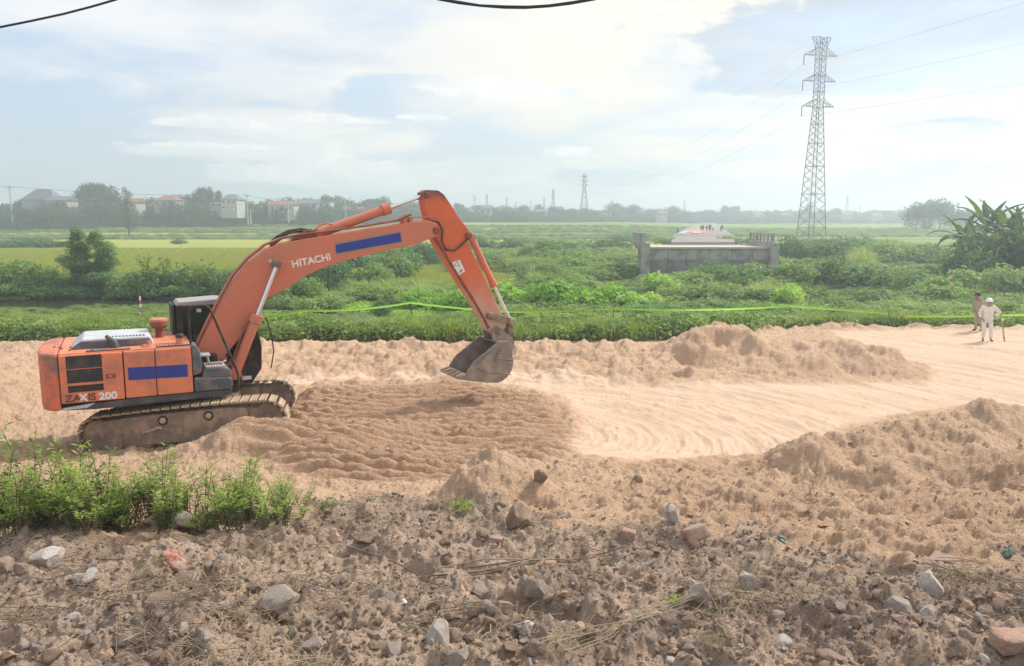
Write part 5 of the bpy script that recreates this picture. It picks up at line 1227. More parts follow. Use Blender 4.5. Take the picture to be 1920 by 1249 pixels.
for (u, v, hp_, lb_) in ((1331, 430, 8, 'taller dark barrel among the road workers'), (1337, 431, 4, 'small dark bucket right of the tall barrel on the road'), (1318, 430, 7, 'dark pile of bagged material left of the workers')):
    p = at(u, v, 215); h_ = hp_*215/F; e = empty('barrel', p, 0, lb_, 'barrel')
    MB().tube([(0, 0, -.2), (0, 0, h_*.5), (0, 0, h_)], [h_*.28, h_*.34, h_*.3], 12).build('body', M['dark'], e, smooth=50)
    MB().tube([(0, 0, h_*.95), (0, 0, h_*1.02)], h_*.36, 12).build('rim', M['rusty'], e)

# ------------------------------------------------------------------ people
def skinmesh(nm, J, E_, mat, parent=None, sub=2, root=0):
    """continuous body from joints: J = [(x,y,z,r)], E_ = edges"""
    me = bpy.data.meshes.new(nm); me.from_pydata([j[:3] for j in J], E_, []); o = bpy.data.objects.new(nm+'_tmp', me); COL.objects.link(o)
    s_ = o.modifiers.new('s', 'SKIN'); s_.use_smooth_shade = True
    for i, j in enumerate(J):
        r_ = j[3]; d_ = me.skin_vertices[0].data[i]; d_.radius = (r_, r_) if not isinstance(r_, tuple) else r_; d_.use_root = (i == root)
    ss = o.modifiers.new('ss', 'SUBSURF'); ss.levels = sub; ss.render_levels = sub
    bpy.context.view_layer.update()
    m2 = bpy.data.meshes.new_from_object(o.evaluated_get(bpy.context.evaluated_depsgraph_get())); bpy.data.objects.remove(o)
    m2.materials.clear(); m2.materials.append(mat); m2.name = nm
    return link(nm, m2, parent)
def person(loc, rz, P_, shirt, trousers, hat, label, sc_=1.0, group=None, simple=False):
    """P_: dict of joints (x = to the person's left, y = back, z up), facing -y"""
    e = empty('person', loc, rz, label, 'person', group); e.scale = (sc_,)*3
    g = lambda k_, r_: (*P_[k_], r_)
    J = [g('pelvis', .12), g('chest', .13), g('neck', .055), g('jaw', .072), g('head', .098), g('crown', .07),
         g('lsh', .06), g('lel', .042), g('lwr', .028), g('lha', .036), g('rsh', .06), g('rel', .042), g('rwr', .028), g('rha', .036),
         g('lhip', .085), g('lkn', .058), g('lan', .04), g('lto', .036), g('rhip', .085), g('rkn', .058), g('ran', .04), g('rto', .036)]
    E_ = [(0, 1), (1, 2), (2, 3), (3, 4), (4, 5), (1, 6), (6, 7), (7, 8), (8, 9), (1, 10), (10, 11), (11, 12), (12, 13), (0, 14), (14, 15), (15, 16), (16, 17), (0, 18), (18, 19), (19, 20), (20, 21)]
    skinmesh('body', J, E_, M['skin'], e, 1 if simple else 2)
    mixp = lambda a, b, t: tuple(P_[a][i]*(1-t)+P_[b][i]*t for i in range(3))
    hem = (P_['pelvis'][0], P_['pelvis'][1], P_['pelvis'][2]-.10)
    S_ = [(*hem, .185), (*P_['pelvis'], .165), (*P_['chest'], .175), (*mixp('chest', 'neck', .75), .085), g('lsh', .088), g('lel', .066), (*mixp('lel', 'lwr', .85), .05), g('rsh', .088), g('rel', .066), (*mixp('rel', 'rwr', .85), .05)]
    skinmesh('shirt', S_, [(0, 1), (1, 2), (2, 3), (2, 4), (4, 5), (5, 6), (2, 7), (7, 8), (8, 9)], M[shirt], e, 1 if simple else 2, 1)
    T_ = [(*P_['pelvis'], .15), g('lhip', .108), g('lkn', .082), (*mixp('lkn', 'lan', .92), .075), g('rhip', .108), g('rkn', .082), (*mixp('rkn', 'ran', .92), .075)]
    skinmesh('trousers', T_, [(0, 1), (1, 2), (2, 3), (0, 4), (4, 5), (5, 6)], M[trousers], e, 1 if simple else 2)
    for k_ in 'lr':
        A_, B_ = P_[k_+'an'], P_[k_+'to']
        skinmesh('shoe', [(A_[0], A_[1]+.03, A_[2]-.02, .046), ((A_[0]+B_[0])/2, (A_[1]+B_[1])/2, .04, .045), (B_[0], B_[1]-.03, .03, .036)], [(0, 1), (1, 2)], M['shoeleather'], e, 1)
    hx, hy, hz_ = P_['head']; cx_, cy_, cz_ = P_['crown']
    if hat == 'helmet':
        m_ = MB(); n1_, n2_ = 8, 20; vs = []
        for i in range(n1_+1):
            a = i/n1_*math.pi/2
            for k2 in range(n2_): b = k2/n2_*2*math.pi; vs.append((hx+.128*math.cos(a)*math.cos(b), hy+.142*math.cos(a)*math.sin(b), hz_+.025+.13*math.sin(a)))
        m_.add(vs, [(i*n2_+k2, i*n2_+(k2+1) % n2_, (i+1)*n2_+(k2+1) % n2_, (i+1)*n2_+k2) for i in range(n1_) for k2 in range(n2_)])
        H_ = m_.build('helmet', M['helmet'], e, smooth=60)
        br_ = [(hx+.138*math.cos(b)*(1.0), hy-.0+.15*math.sin(b)-(.05 if math.sin(b) < -.3 else 0), hz_+.02) for b in [k2/24*2*math.pi for k2 in range(24)]]
        MB().prism(br_, (0, 0, -.006), (0, 0, .012)).build('brim', M['helmet'], H_)
    else:
        q2 = np.random.default_rng(4); d = q2.normal(size=(700, 3)); d /= np.linalg.norm(d, axis=1, keepdims=True); d = d[(d[:, 2] > -.15) & ((d[:, 1] > -.55) | (d[:, 2] > .45))]
        c0 = np.array([hx, hy+.01, hz_+.03]); V, F_ = leafquads(c0+d*np.array([.108, .118, .118]), d+.2*q2.normal(size=d.shape), np.full(len(d), .06), .5); link('hair', npmesh('hair', V, F_, M['hair']), e)
    if not simple:   # face and fingers
        for s_ in (-1, 1):
            MB().tube([(hx+s_*.034, hy-.088, hz_+.005), (hx+s_*.034, hy-.098, hz_+.005)], .012, 8).build('eye', M['hair'], e)
            MB().tube([(hx+s_*.098, hy, hz_-.03), (hx+s_*.105, hy+.01, hz_+.02)], [.012, .018], 6).build('ear', M['skin'], e)
        MB().tube([(hx, hy-.09, hz_+.01), (hx, hy-.118, hz_-.025), (hx, hy-.095, hz_-.035)], [.008, .014, .01], 6).build('nose', M['skin'], e)
        MB().tube([(hx-.025, hy-.088, hz_-.062), (hx+.025, hy-.088, hz_-.062)], .006, 6).build('mouth', M['rusty'], e)
        for k_ in 'lr':
            w3, h3 = Vector(P_[k_+'wr']), Vector(P_[k_+'ha']); d = (h3-w3).normalized(); sd = d.cross(Vector((0, 1, 0)) if abs(d.y) < .8 else Vector((1, 0, 0))).normalized(); cu = sd.cross(d)
            for f_ in range(4):
                b0 = h3+sd*(f_-1.5)*.02+d*.02; ln_ = (.06, .075, .07, .055)[f_]
                MB().tube([b0, b0+d*ln_*.5+cu*.008, b0+d*ln_*.85+cu*.03], [.010, .009, .007], 6).build('finger', M['skin'], e, smooth=60)
            b0 = w3+d*.03+sd*.03; MB().tube([b0, b0+sd*.03+d*.025, b0+sd*.035+d*.055], [.012, .010, .008], 6).build('thumb', M['skin'], e, smooth=60)
    return e
base = dict(pelvis=(0, 0, .95), chest=(0, .01, 1.28), neck=(0, .01, 1.45), jaw=(0, -.03, 1.53), head=(0, -.01, 1.62), crown=(0, .01, 1.69),
            lsh=(.19, .01, 1.40), lel=(.25, .03, 1.12), lwr=(.27, -.04, .88), lha=(.27, -.07, .80), rsh=(-.19, .01, 1.40), rel=(-.25, .03, 1.12), rwr=(-.27, -.04, .88), rha=(-.27, -.07, .80),
            lhip=(.10, 0, .86), lkn=(.12, -.02, .48), lan=(.13, .02, .08), lto=(.15, -.12, .03), rhip=(-.10, 0, .86), rkn=(-.12, -.02, .48), ran=(-.13, .02, .08), rto=(-.15, -.12, .03))
p1 = dict(base, lel=(.47, .12, 1.17), lwr=(.25, .16, 1.02), lha=(.18, .15, 1.01), rel=(-.30, .02, 1.13), rwr=(-.25, -.12, .93), rha=(-.20, -.16, .87),
          lkn=(.15, -.03, .48), lan=(.18, .02, .08), lto=(.22, -.12, .03), rkn=(-.11, -.02, .48), ran=(-.10, .02, .08), rto=(-.13, -.13, .03), head=(0, -.04, 1.61), jaw=(0, -.07, 1.53), crown=(0, -.01, 1.69))
pp_ = gp(1848, 640, .02); z0 = hz(pp_.x, pp_.y)
person((pp_.x, pp_.y, z0), R(-18), p1, 'whitecloth', 'whitecloth', 'helmet', 'person in white work clothes and white helmet standing with one hand behind the hip', 1.03)
p2 = dict(base, chest=(0, -.10, 1.26), neck=(0, -.19, 1.41), jaw=(0, -.27, 1.46), head=(0, -.29, 1.55), crown=(0, -.29, 1.62), lsh=(.18, -.15, 1.37), rsh=(-.18, -.13, 1.37),
          lel=(.22, -.30, 1.14), lwr=(.10, -.38, 1.34), lha=(.05, -.37, 1.41), rel=(-.24, -.10, 1.10), rwr=(-.18, -.24, .95), rha=(-.14, -.26, .88))
pq_ = gp(1834, 621, .02); z0 = hz(pq_.x, pq_.y)
e = person((pq_.x, pq_.y, z0), R(-62), p2, 'tancloth', 'tancloth', 'hair', 'dark haired person in tan work clothes leaning forward with a hand at the chin', 1.03)
wk = dict(base, chest=(0, -.14, 1.22), neck=(0, -.26, 1.34), jaw=(0, -.36, 1.38), head=(0, -.38, 1.46), crown=(0, -.38, 1.54), lsh=(.18, -.2, 1.3), rsh=(-.18, -.2, 1.3), lel=(.25, -.35, 1.08), lwr=(.15, -.5, .95), lha=(.13, -.55, .9), rel=(-.25, -.35, 1.08), rwr=(-.15, -.5, .95), rha=(-.13, -.55, .9))
M['bluecloth'] = plain('blue_work_cloth', (.12, .22, .42), .9); M['darkcloth'] = plain('dark_work_cloth', (.05, .055, .07), .9)
def onroad(u, v, Y):
    p = at(u, v, Y); return Vector((p.x, Y, a_.z+(c_.z-a_.z)*(Y-rY0)/(560-rY0)))
for (u, Y, ps, sh_, tr_, hat_, rz_, lb_) in [(1271, 178, wk, 'bluecloth', 'darkcloth', 'helmet', -60, 'tiny worker in blue bending at the left edge of the road beyond the bridge'),
        (1325, 212, base, 'darkcloth', 'darkcloth', 'hair', 10, 'tiny dark worker standing upright in the middle of the distant road'),
        (1314, 214, wk, 'darkcloth', 'darkcloth', 'hair', 40, 'tiny worker bending left of the group on the distant road'),
        (1354, 214, base, 'darkcloth', 'darkcloth', 'hair', -30, 'tiny worker standing at the right edge of the distant road'), (1351, 210, wk, 'darkcloth', 'darkcloth', 'hair', 60, 'tiny worker bending at the right edge of the distant road')]:
    person(onroad(u, 430, Y), R(rz_), ps, sh_, tr_, hat_, lb_, 1.0, None, True)

# ------------------------------------------------------------------ tape, stakes, markers
def stake(nm, u, v_top, v_bot, Y, r_, mt, label, lean=0.0, cat='stake', parts=True):
    A_ = at(u+lean, v_bot, Y); B_ = at(u, v_top, Y); A_.z -= .15
    e = empty(nm, A_, 0, label, cat)
    md = (B_-A_)*.5+Vector((r_*.8, 0, 0)); MB().tube([(0, 0, 0), md, B_-A_], [r_, r_*.85, r_*.6], 8).build('shaft', M[mt], e, smooth=60)
    return e, B_-A_, A_
tp_ = [(300, 622, 33.5), (488, 598, 34.5), (576, 582.5, 36), (770, 567.5, 38.5), (905, 580, 37), (960, 585, 36), (1150, 578.5, 36.5), (1330, 578, 37), (1480, 574, 38), (1595, 579, 37.5), (1666, 588, 36.5), (1700, 593, 36), (1880, 591, 35.8), (1960, 588, 36.5)]
def tapeseg(a, b, sag, label):
    yt = lambda t_: (t_[0], t_[1], float(min(t_[2], yedge((t_[0]-960)/1440)+1.9))); A_, B_ = at(*yt(a)), at(*yt(b)); n = max(8, int((B_-A_).length/.5)); V = []; F_ = []; tw = 0
    wv_ = [A_.lerp(B_, i/n)-Vector((0, 0, sag*4*(i/n)*(1-i/n))) for i in range(n+1)]
    d = (B_-A_).normalized(); back = Vector((0, 0, 1)).cross(d).normalized()
    m1_, m2_ = MB(), MB()
    for mm_, lo, hi, off in ((m1_, -.5, .12, 0), (m2_, .12, .5, 0)):
        vs = []
        for i, p in enumerate(wv_):
            tw = .5*math.sin(i*.23+a[0]*.01); u_ = Vector((0, 0, math.cos(tw)))+back*math.sin(tw)
            for s2 in (lo, hi): vs += [p+u_*.045*s2*2-back*.003, p+u_*.045*s2*2+back*.003]
        fs = []
        for i in range(n): b0 = i*4; fs += [(b0, b0+4, b0+6, b0+2), (b0+1, b0+3, b0+7, b0+5), (b0, b0+1, b0+5, b0+4), (b0+2, b0+6, b0+7, b0+3)]
        mm_.add(vs, fs)
    e = empty('barrier_tape', A_, 0, label, 'tape')
    for mm_, mt in ((m1_, 'tape'), (m2_, 'tape2')):
        o_ = MB().add([Vector(v_)-A_ for v_ in mm_.v], mm_.f).build('tape_strip' , M[mt], e)
    return e
tapeseg(tp_[0], tp_[2], .03, 'yellow green tape end behind the excavator cab'); tapeseg(tp_[2], tp_[3], .12, 'yellow green tape under the boom, up to the short dark stake')
tapeseg(tp_[3], tp_[5], .05, 'yellow green tape passing behind the bucket arm'); tapeseg(tp_[5], tp_[6], .04, 'yellow green tape right of the bucket arm'); tapeseg(tp_[6], tp_[8], .12, 'long yellow green tape in front of the bridge'); tapeseg(tp_[8], tp_[10], .0, 'yellow green tape running down to the right, right of the bridge')
tapeseg(tp_[11], tp_[12], .04, 'yellow green tape behind the two people'); tapeseg(tp_[12], tp_[13], .02, 'short yellow green tape piece at the right edge')
stake('stake', 771, 560, 612, 38.5, .035, 'darkwood' if 'darkwood' in M else 'wood', 'short dark stake holding the tape peak under the boom')
stake('stake', 577, 576, 625, 36, .03, 'wood', 'thin stake holding the tape right of the cab')
stake('stake', 1481, 570, 610, 38, .03, 'wood', 'thin stake holding the tape peak right of the bridge')
stake('stake', 1666, 583, 625, 36.5, .03, 'wood', 'thin stake where the tape drops, left of the people')
stake('stake', 962, 578, 620, 36, .03, 'wood', 'thin stake holding the tape beside the bucket')
stake('stake', 1150, 574, 620, 36.5, .03, 'wood', 'thin stake holding the tape left of the bridge')
e, tip, A_ = stake('bamboo_pole', 1868, 540, 640, 32.0, .032, 'bamboo', 'slanted bamboo pole stuck in the sand right of the two people', 17, 'pole')
for t in (.12, .5, .62): MB().tube([tip*t, tip*t+Vector((0, 0, .03))], .045, 8).build('node', M['bamboo'], e)
MB().tube([tip*.45, tip*.45+Vector((.10, -.05, .0))], .05, 6).build('knot', M['tape'], e)
e, tip, A_ = stake('bamboo_pole', 640, 545, 600, 44, .035, 'bamboo', 'thin upright bamboo stick standing in the marsh under the boom', 1, 'pole')
MB().tube([tip*.85+Vector((-.12, 0, 0)), tip*.85+Vector((.15, 0, .03))], .03, 6).build('cross_stick', M['bamboo'], e)
def marker(u, v0, v1, v2, Y, label):
    e, tip, A_ = stake('marker_post', u, v0, v2, Y, .035, 'wood', label, 3, 'marker')
    h_ = tip.length; t0 = 1-(v1-v0)/(v2-v0)
    for k_ in range(5):
        P0 = tip*(t0+(1-t0)*k_/5); P1 = tip*(t0+(1-t0)*(k_+1)/5); MB().tube([P0, P1], .045, 8).build('band', M['white' if k_ % 2 == 0 else 'redpaint'], e)
marker(1781, 505, 532, 570, 55, 'white post with red band standing in the overgrown land below the bananas')
marker(262, 556, 588, 610, 40, 'leaning red and white marker strip on a stick behind the hood')

# ------------------------------------------------------------------ stones, bricks and litter of the rubble strip
def rockmesh(seed, flat=.75, facet=.5):
    q2 = np.random.default_rng(seed); bm = __import__('bmesh').new(); __import__('bmesh').ops.create_icosphere(bm, subdivisions=3, radius=1)
    pl = [(lambda v_: v_/np.linalg.norm(v_))(q2.normal(size=3)) for _ in range(15)]; dd = [q2.uniform(.52, .90) for _ in range(15)]
    sc3 = np.array([1, q2.uniform(.65, .9), q2.uniform(.5, .8)*flat/.75]); off = q2.random(3)*20
    for v_ in bm.verts:
        c_ = np.array(v_.co)
        for n_, d_ in zip(pl, dd):
            t = c_@n_
            if t > d_: c_ = c_-n_*(t-d_)
        c_ = c_*(1+.10*float(vn(c_[0]*3+off[0], c_[1]*3+c_[2]*2+off[1], seed))+.05*float(vn(c_[0]*9+off[0], c_[1]*9+c_[2]*7, seed)))
        v_.co = Vector(c_*sc3)
    me = bpy.data.meshes.new('rock'); bm.to_mesh(me); bm.free(); me.shade_smooth(); me.set_sharp_from_angle(angle=R(20)); return me
M['soil'] = plain('brown_soil', (.30, .215, .16), 1, 0, (.42, .31, .23), .8, 3, .08)
RK = {}
for mt in ('stone', 'stonebrown', 'stonewhite', 'stonepink', 'brick'):
    RK[mt] = []
    for i in range(5):
        me = rockmesh(10+i+hash(mt) % 1 + len(mt)*7); me.materials.append(M[mt]); RK[mt].append(me)
def surf(u, v):
    """ground point seen at a pixel, by marching the ray onto the height field"""
    r = ray(u, v); ts = np.geomspace(3.0, 60, 700); X_ = r.x*ts; Y_ = r.y*ts; Zr = CZ+r.z*ts; Zg = heights(X_, Y_)[0]
    k_ = int(np.argmax(Zr < Zg)); return Vector((X_[k_], Y_[k_], Zg[k_]))
def stone(u, v, wpx, hpx, mt, label, cat='stone', nm='stone', rz=None, group=None, sink=.25, seed=None):
    p = surf(u, v+hpx*.30); s_ = (p-Vector((0, 0, CZ))).length/F; a_w = wpx*s_*.56; a_h = hpx*s_*.70
    me = RK[mt][(seed if seed is not None else random.randrange(5))]
    o = link(nm, me, None, (p.x, p.y, p.z+a_h*(.5-sink)), (random.uniform(-.2, .2), random.uniform(-.2, .2), random.uniform(0, 6.28) if rz is None else rz), (a_w, a_w, a_h*1.35))
    return tag(o, label, cat, group)
ST = [(90, 1048, 72, 36, 'stonewhite', 'pale grey angular stone near the left edge below the weeds'), (522, 1125, 68, 50, 'stone', 'large rounded grey stone in the lower left foreground'),
 (297, 1130, 74, 42, 'stonebrown', 'flat topped brown grey stone left of the large rounded one'), (975, 967, 54, 42, 'stonebrown', 'brown pointed boulder at the edge of the sand below the sand cone'),
 (1012, 893, 30, 26, 'stonebrown', 'dark round sand clod right of the sand cone'), (1260, 965, 36, 42, 'stonewhite', 'pale flat stone standing on edge in the sandy slope'), (1403, 1092, 44, 46, 'stonewhite', 'pale pitted grey stone right of the centre foreground'),
 (1314, 1117, 38, 36, 'stone', 'roundish grey stone below left of the pale pitted stone'), (1743, 1097, 58, 42, 'stonewhite', 'white pointed stone at the lower right'), (1742, 1152, 28, 26, 'stonewhite', 'small pale stone below the white pointed stone'),
 (1005, 1100, 46, 36, 'stone', 'grey stone just below the bundle of sticks'), (900, 1115, 36, 28, 'stone', 'grey stone left below the bundle of sticks'), (990, 1180, 38, 30, 'stonewhite', 'speckled pale stone near the bottom centre'),
 (1107, 1183, 30, 24, 'stonepink', 'pinkish stone near the bottom centre right'), (825, 1190, 44, 48, 'stonewhite', 'upright whitish stone in the dark soil at the bottom centre'), (736, 1217, 36, 26, 'stone', 'grey stone at the bottom left of the upright whitish stone'),
 (855, 1235, 46, 36, 'stone', 'large grey stone cut by the bottom edge of the picture'), (946, 1140, 36, 30, 'stonepink', 'pinkish angular stone in the middle of the foreground'), (682, 1008, 40, 16, 'stonebrown', 'flat brown stone left of the centre'), (692, 960, 30, 30, 'stonepink', 'rusty brown stone on the edge above the rubble'),
 (350, 1085, 56, 26, 'stonebrown', 'low brown clod in the left foreground'), (172, 1080, 36, 26, 'stonewhite', 'pale stone left of the red plastic'), (150, 1088, 30, 26, 'stonewhite', 'second pale stone left of the red plastic'), (290, 975, 34, 20, 'stonewhite', 'pale stone on the edge below the weeds'), (345, 975, 60, 26, 'stone', 'long grey slab shaped rock on the edge below the weeds'),
 (495, 978, 32, 18, 'stone', 'grey stone at the right end of the weeds'), (345, 1182, 24, 20, 'stonewhite', 'small pale stone at the bottom left'), (12, 1065, 34, 30, 'stonepink', 'tan stone at the left edge'), (1690, 1140, 48, 32, 'stone', 'grey stone left of the white pointed stone'), (1350, 1120, 46, 24, 'stone', 'grey flat stone between two larger stones right of centre'),
 (1645, 1122, 22, 22, 'stone', 'small round grey stone left of the flat grey one at the right'), (880, 1200, 26, 22, 'stonepink', 'small pink stone beside the upright whitish stone'), (1195, 900, 22, 22, 'stonebrown', 'sand coloured lump on the slope right of the cone'), (560, 985, 26, 18, 'stonebrown', 'small brown stone below the end of the weeds'),
 (1770, 1048, 60, 22, 'stonepink', 'flat crusted clod at the end of the smooth sandy slab')]
for i, (u, v, w_, h_, mt, lb_) in enumerate(ST): stone(u, v, w_, h_, mt, lb_, seed=i % 5)
def brick(u, v, wpx, hpx, rz, tilt, label):
    p = surf(u, v+hpx*.3); s_ = (p-Vector((0, 0, CZ))).length/F; w_, h_ = wpx*s_/2, hpx*s_/2
    bmm = __import__('bmesh').new(); __import__('bmesh').ops.create_cube(bmm, size=2); __import__('bmesh').ops.subdivide_edges(bmm, edges=bmm.edges[:], cuts=7, use_grid_fill=True)
    for v_ in bmm.verts:
        c3 = np.array(v_.co); e3 = np.sort(np.abs(c3))[1]; c3 = c3*(1-.10*max(0, e3-.7)/.3*(1+float(vn(c3[0]*2+u, c3[1]*2+c3[2], 4))))
        v_.co = Vector(c3*np.array([w_, w_*.55, h_*.8])*(1+.05*float(vn(c3[0]*3+u, c3[1]*3+c3[2]*2, 5))))
    mee = bpy.data.meshes.new('brick'); bmm.to_mesh(mee); bmm.free(); mee.materials.append(M['brick']); mee.shade_smooth(); mee.set_sharp_from_angle(angle=R(35)); o = link('brick', mee); o.location = p+Vector((0, 0, h_*.5)); o.rotation_euler = (tilt, tilt*.6, rz); tag(o, label, 'brick')
brick(1303, 1000, 44, 32, .35, -.35, 'tilted pinkish brown brick at the foot of the sandy slope')
brick(1178, 1003, 26, 22, -.3, .2, 'small broken brick with a pale face left of the tilted brick')
brick(1900, 1208, 64, 34, .1, .1, 'large brick cut by the right edge of the picture near the bottom')
brick(1892, 1122, 44, 14, .2, .1, 'thin broken tile piece near the right edge')
brick(930, 1010, 24, 9, -.2, .1, 'thin pale broken tile piece in the centre of the rubble')
# many alike stones
labs = {'stone': ('small grey stone lying loose in the dark rubble', 'small grey stones in the rubble'), 'stonebrown': ('small brown clod lying loose in the dark rubble', 'small brown clods in the rubble'),
        'stonewhite': ('small pale stone lying loose in the dark rubble', 'small pale stones in the rubble'), 'stonepink': ('small reddish stone lying loose in the rubble', 'small reddish stones in the rubble')}
cnt = 0; q_ = random.Random(12); cand = []
us = np.array([q_.uniform(-30, 1950) for _ in range(900)]); vs_ = np.array([q_.uniform(950, 1248) for _ in range(900)])
for u, v in zip(us, vs_):
    if cnt >= 290: break
    p = gp(u, v, np.interp(v, [930, 1000, 1249], [.75, 1.31, 2.3]))
    zz, mk_ = heights(np.array([p.x]), np.array([p.y]))
    if mk_['rub'][0] < .6: continue
    s_ = .024+.060*q_.random()**2.6; mt = q_.choices(['stone', 'stonebrown', 'stonewhite', 'stonepink'], [4, 3, 1.6, 1.4])[0]
    reg = 'left of the red bag' if u < 290 else 'between red bag and sticks' if u < 800 else 'around the stick bundle' if u < 1180 else 'right of the stick bundle' if u < 1560 else 'near the right edge'
    reg += ', low down' if v > 1120 else ''
    o = link('small_stone', q_.choice(RK[mt]), None, (p.x, p.y, float(zz[0])+s_*.15), (q_.uniform(-.5, .5), q_.uniform(-.5, .5), q_.uniform(0, 6.28)), (s_*q_.uniform(.8, 1.3), s_, s_*q_.uniform(.7, 1.1)))
    tag(o, labs[mt][0].replace(' lying loose in the dark rubble', '').replace(' lying loose in the rubble', '')+' in the rubble '+reg, 'stone', labs[mt][1]+' '+reg); cnt += 1
# gravel and crumbs: nobody could count them
def lowrock(seed, mt):
    q2 = np.random.default_rng(seed); bm = __import__('bmesh').new(); __import__('bmesh').ops.create_icosphere(bm, subdivisions=1, radius=1)
    for v_ in bm.verts: v_.co = Vector(np.array(v_.co)*q2.uniform(.65, 1.15, 3))
    me = bpy.data.meshes.new('pebble'); bm.to_mesh(me); bm.free(); me.materials.append(M[mt]); return me
def field_pts(n, y0, y1, key, thr, a0=-.85, a1=.85):
    x, y = spread(n, y0, y1, a0, a1); z, k_ = heights(x, y); ok = k_[key] > thr
    return x[ok], y[ok], z[ok], {a: b[ok] for a, b in k_.items() if hasattr(b, 'shape') and b.shape == ok.shape}
x, y, z, k_ = field_pts(32000, 4.0, 12.5, 'rub', .4); n = len(x); s_ = (.0035+.016*rng.random(n)**3)*(1+(y-4)/9)
scatter('gravel', np.stack([x, y, z+s_*.2], 1), [lowrock(i, m_) for i, m_ in enumerate(['soil', 'stonebrown', 'soil', 'stonewhite', 'stonepink', 'stone'])], rng.integers(0, 6, n), s_, rots(n, 1.5))
x, y, z, k_ = field_pts(26000, 8.0, 33, 'yard', .5); ok = (k_['pk'] < .3) | (rng.random(len(x)) < .012); x, y, z = x[ok], y[ok], z[ok]; n = len(x); s_ = (.005+.020*rng.random(n)**4)*(1+(y-8)/30)
M['_sc'] = plain('sand_clod', (.52, .31, .18), .95, 0, (.44, .25, .14), .6, 12)
scatter('sand_clods', np.stack([x, y, z+s_*.1], 1), [lowrock(20+i, 'sand') for i in range(4)], rng.integers(0, 4, n), np.stack([s_, s_, s_*.55], 1), rots(n, .25))
x, y, z, k_ = field_pts(4200, 4.0, 12.5, 'rub', .5); n = len(x); s_ = (.016+.06*rng.random(n)**3.2)*(1+(y-4)/14)
lump = [];
for i in range(6):
    me = rockmesh(60+i, .9).copy(); me.materials.append(M[['sand', 'stonebrown', 'soil', 'soil', 'soil', 'stone'][i]]); lump.append(me)
scatter('soil_lumps', np.stack([x, y, z+s_*.05], 1), lump, rng.integers(0, 6, n), np.stack([s_, s_, s_*.8], 1), rots(n, .5))
x, y, z, k_ = field_pts(900, 8.5, 14.5, 'rough', .4, .0, .8); n = len(x); s_ = (.02+.07*rng.random(n)**3)
scatter('sand_lumps', np.stack([x, y, z+s_*.0], 1), lump[:1], np.zeros(n, int), np.stack([s_, s_, s_*.55], 1), rots(n, .5))
# roots, straw and dead grass
def strawmesh(seed, n, ln, mt, flat_=.15, dirx=False):
    q2 = random.Random(seed); m_ = MB()
    for i in range(n):
        a = q2.uniform(-.35, .35) if dirx else q2.uniform(0, 6.28); l_ = ln*q2.uniform(.4, 1); b0 = Vector((q2.uniform(-.15, .15), q2.uniform(-.12, .12), q2.uniform(0, .03))); d = Vector((math.cos(a), math.sin(a), q2.uniform(-.05, flat_)*1))
        bd = Vector((q2.uniform(-1, 1), q2.uniform(-1, 1), .4))*l_*.12; r_ = q2.uniform(.0012, .003)
        m_.tube([b0-d*l_*.5, b0+bd, b0+d*l_*.5], [r_, r_, r_*.5], 3, False)
    me = bpy.data.meshes.new('straw'); me.from_pydata(m_.v, [], m_.f); me.materials.append(M[mt]); return me
x, y, z, k_ = field_pts(900, 4.2, 12, 'rub', .6); ok = vn(x*.6, y*.6, 99) > .0; x, y, z = x[ok], y[ok], z[ok]; n = len(x)
scatter('dead_grass', np.stack([x, y, z+.01], 1), [strawmesh(i, 16, .28, 'straw' if i % 2 else 'twig') for i in range(6)], rng.integers(0, 6, n), .6+.9*rng.random(n), rots(n, .2))
def branch(pts_uv, r_, mt, label, cat='branch', nm='branch', twigs=3, lift=.04):
    pts = [surf(u, v)+Vector((0, 0, lift)) for u, v in pts_uv]; e = empty(nm, pts[0], 0, label, cat); p0 = pts[0]
    MB().tube([p-p0 for p in pts], [r_*(1-.6*i/len(pts)) for i in range(len(pts))], 6).build('shaft', M[mt], e, smooth=60)
    for i in range(twigs):
        k2 = random.randrange(1, len(pts)); b0 = pts[k2]-p0; d = (pts[k2]-pts[k2-1]); d = Matrix.Rotation(random.choice((-.6, .6)), 3, 'Z') @ d*.5
        MB().tube([b0, b0+d*.6+Vector((0, 0, .04)), b0+d], [r_*.5, r_*.4, r_*.2], 5).build('twig', M[mt], e)
branch([(650, 1032), (700, 1050), (745, 1068), (790, 1090), (835, 1115)], .010, 'twig', 'long dark dead branch lying diagonally left of the stick bundle')
branch([(1240, 1055), (1200, 1078), (1130, 1110), (1170, 1092)], .006, 'twig', 'thin dark twig right of the stick bundle')
for i, (du, dv) in enumerate([(0, 0), (4, 5), (-8, 9), (10, -4), (2, 12)]):
    branch([(812+du, 1083+dv), (900+du, 1075+dv), (990+du, 1062+dv*.7), (1080+du, 1060+dv*.4), (1160+du, 1050-dv)], .006, 'straw' if i % 2 else 'twig', 'stick of the thin bundle lying across the middle of the rubble', 'stick', 'stick', 1, .05)
for o in [o for o in bpy.data.objects if o.name.startswith('stick')]: o['group'] = 'sticks of the bundle in the middle of the rubble'
for i in range(7):
    branch([(1000+i*12, 1218+i*5), (1100+i*8, 1200+i*2), (1200, 1182-i*4), (1290+i*6, 1150-i*5)], .0035, 'straw', 'long dry stalk of the pile at the bottom right of the centre', 'stalk', 'dry_stalk', 1, .06)
for o in [o for o in bpy.data.objects if o.name.startswith('dry_stalk')]: o['group'] = 'dry stalks at the bottom right of the centre'
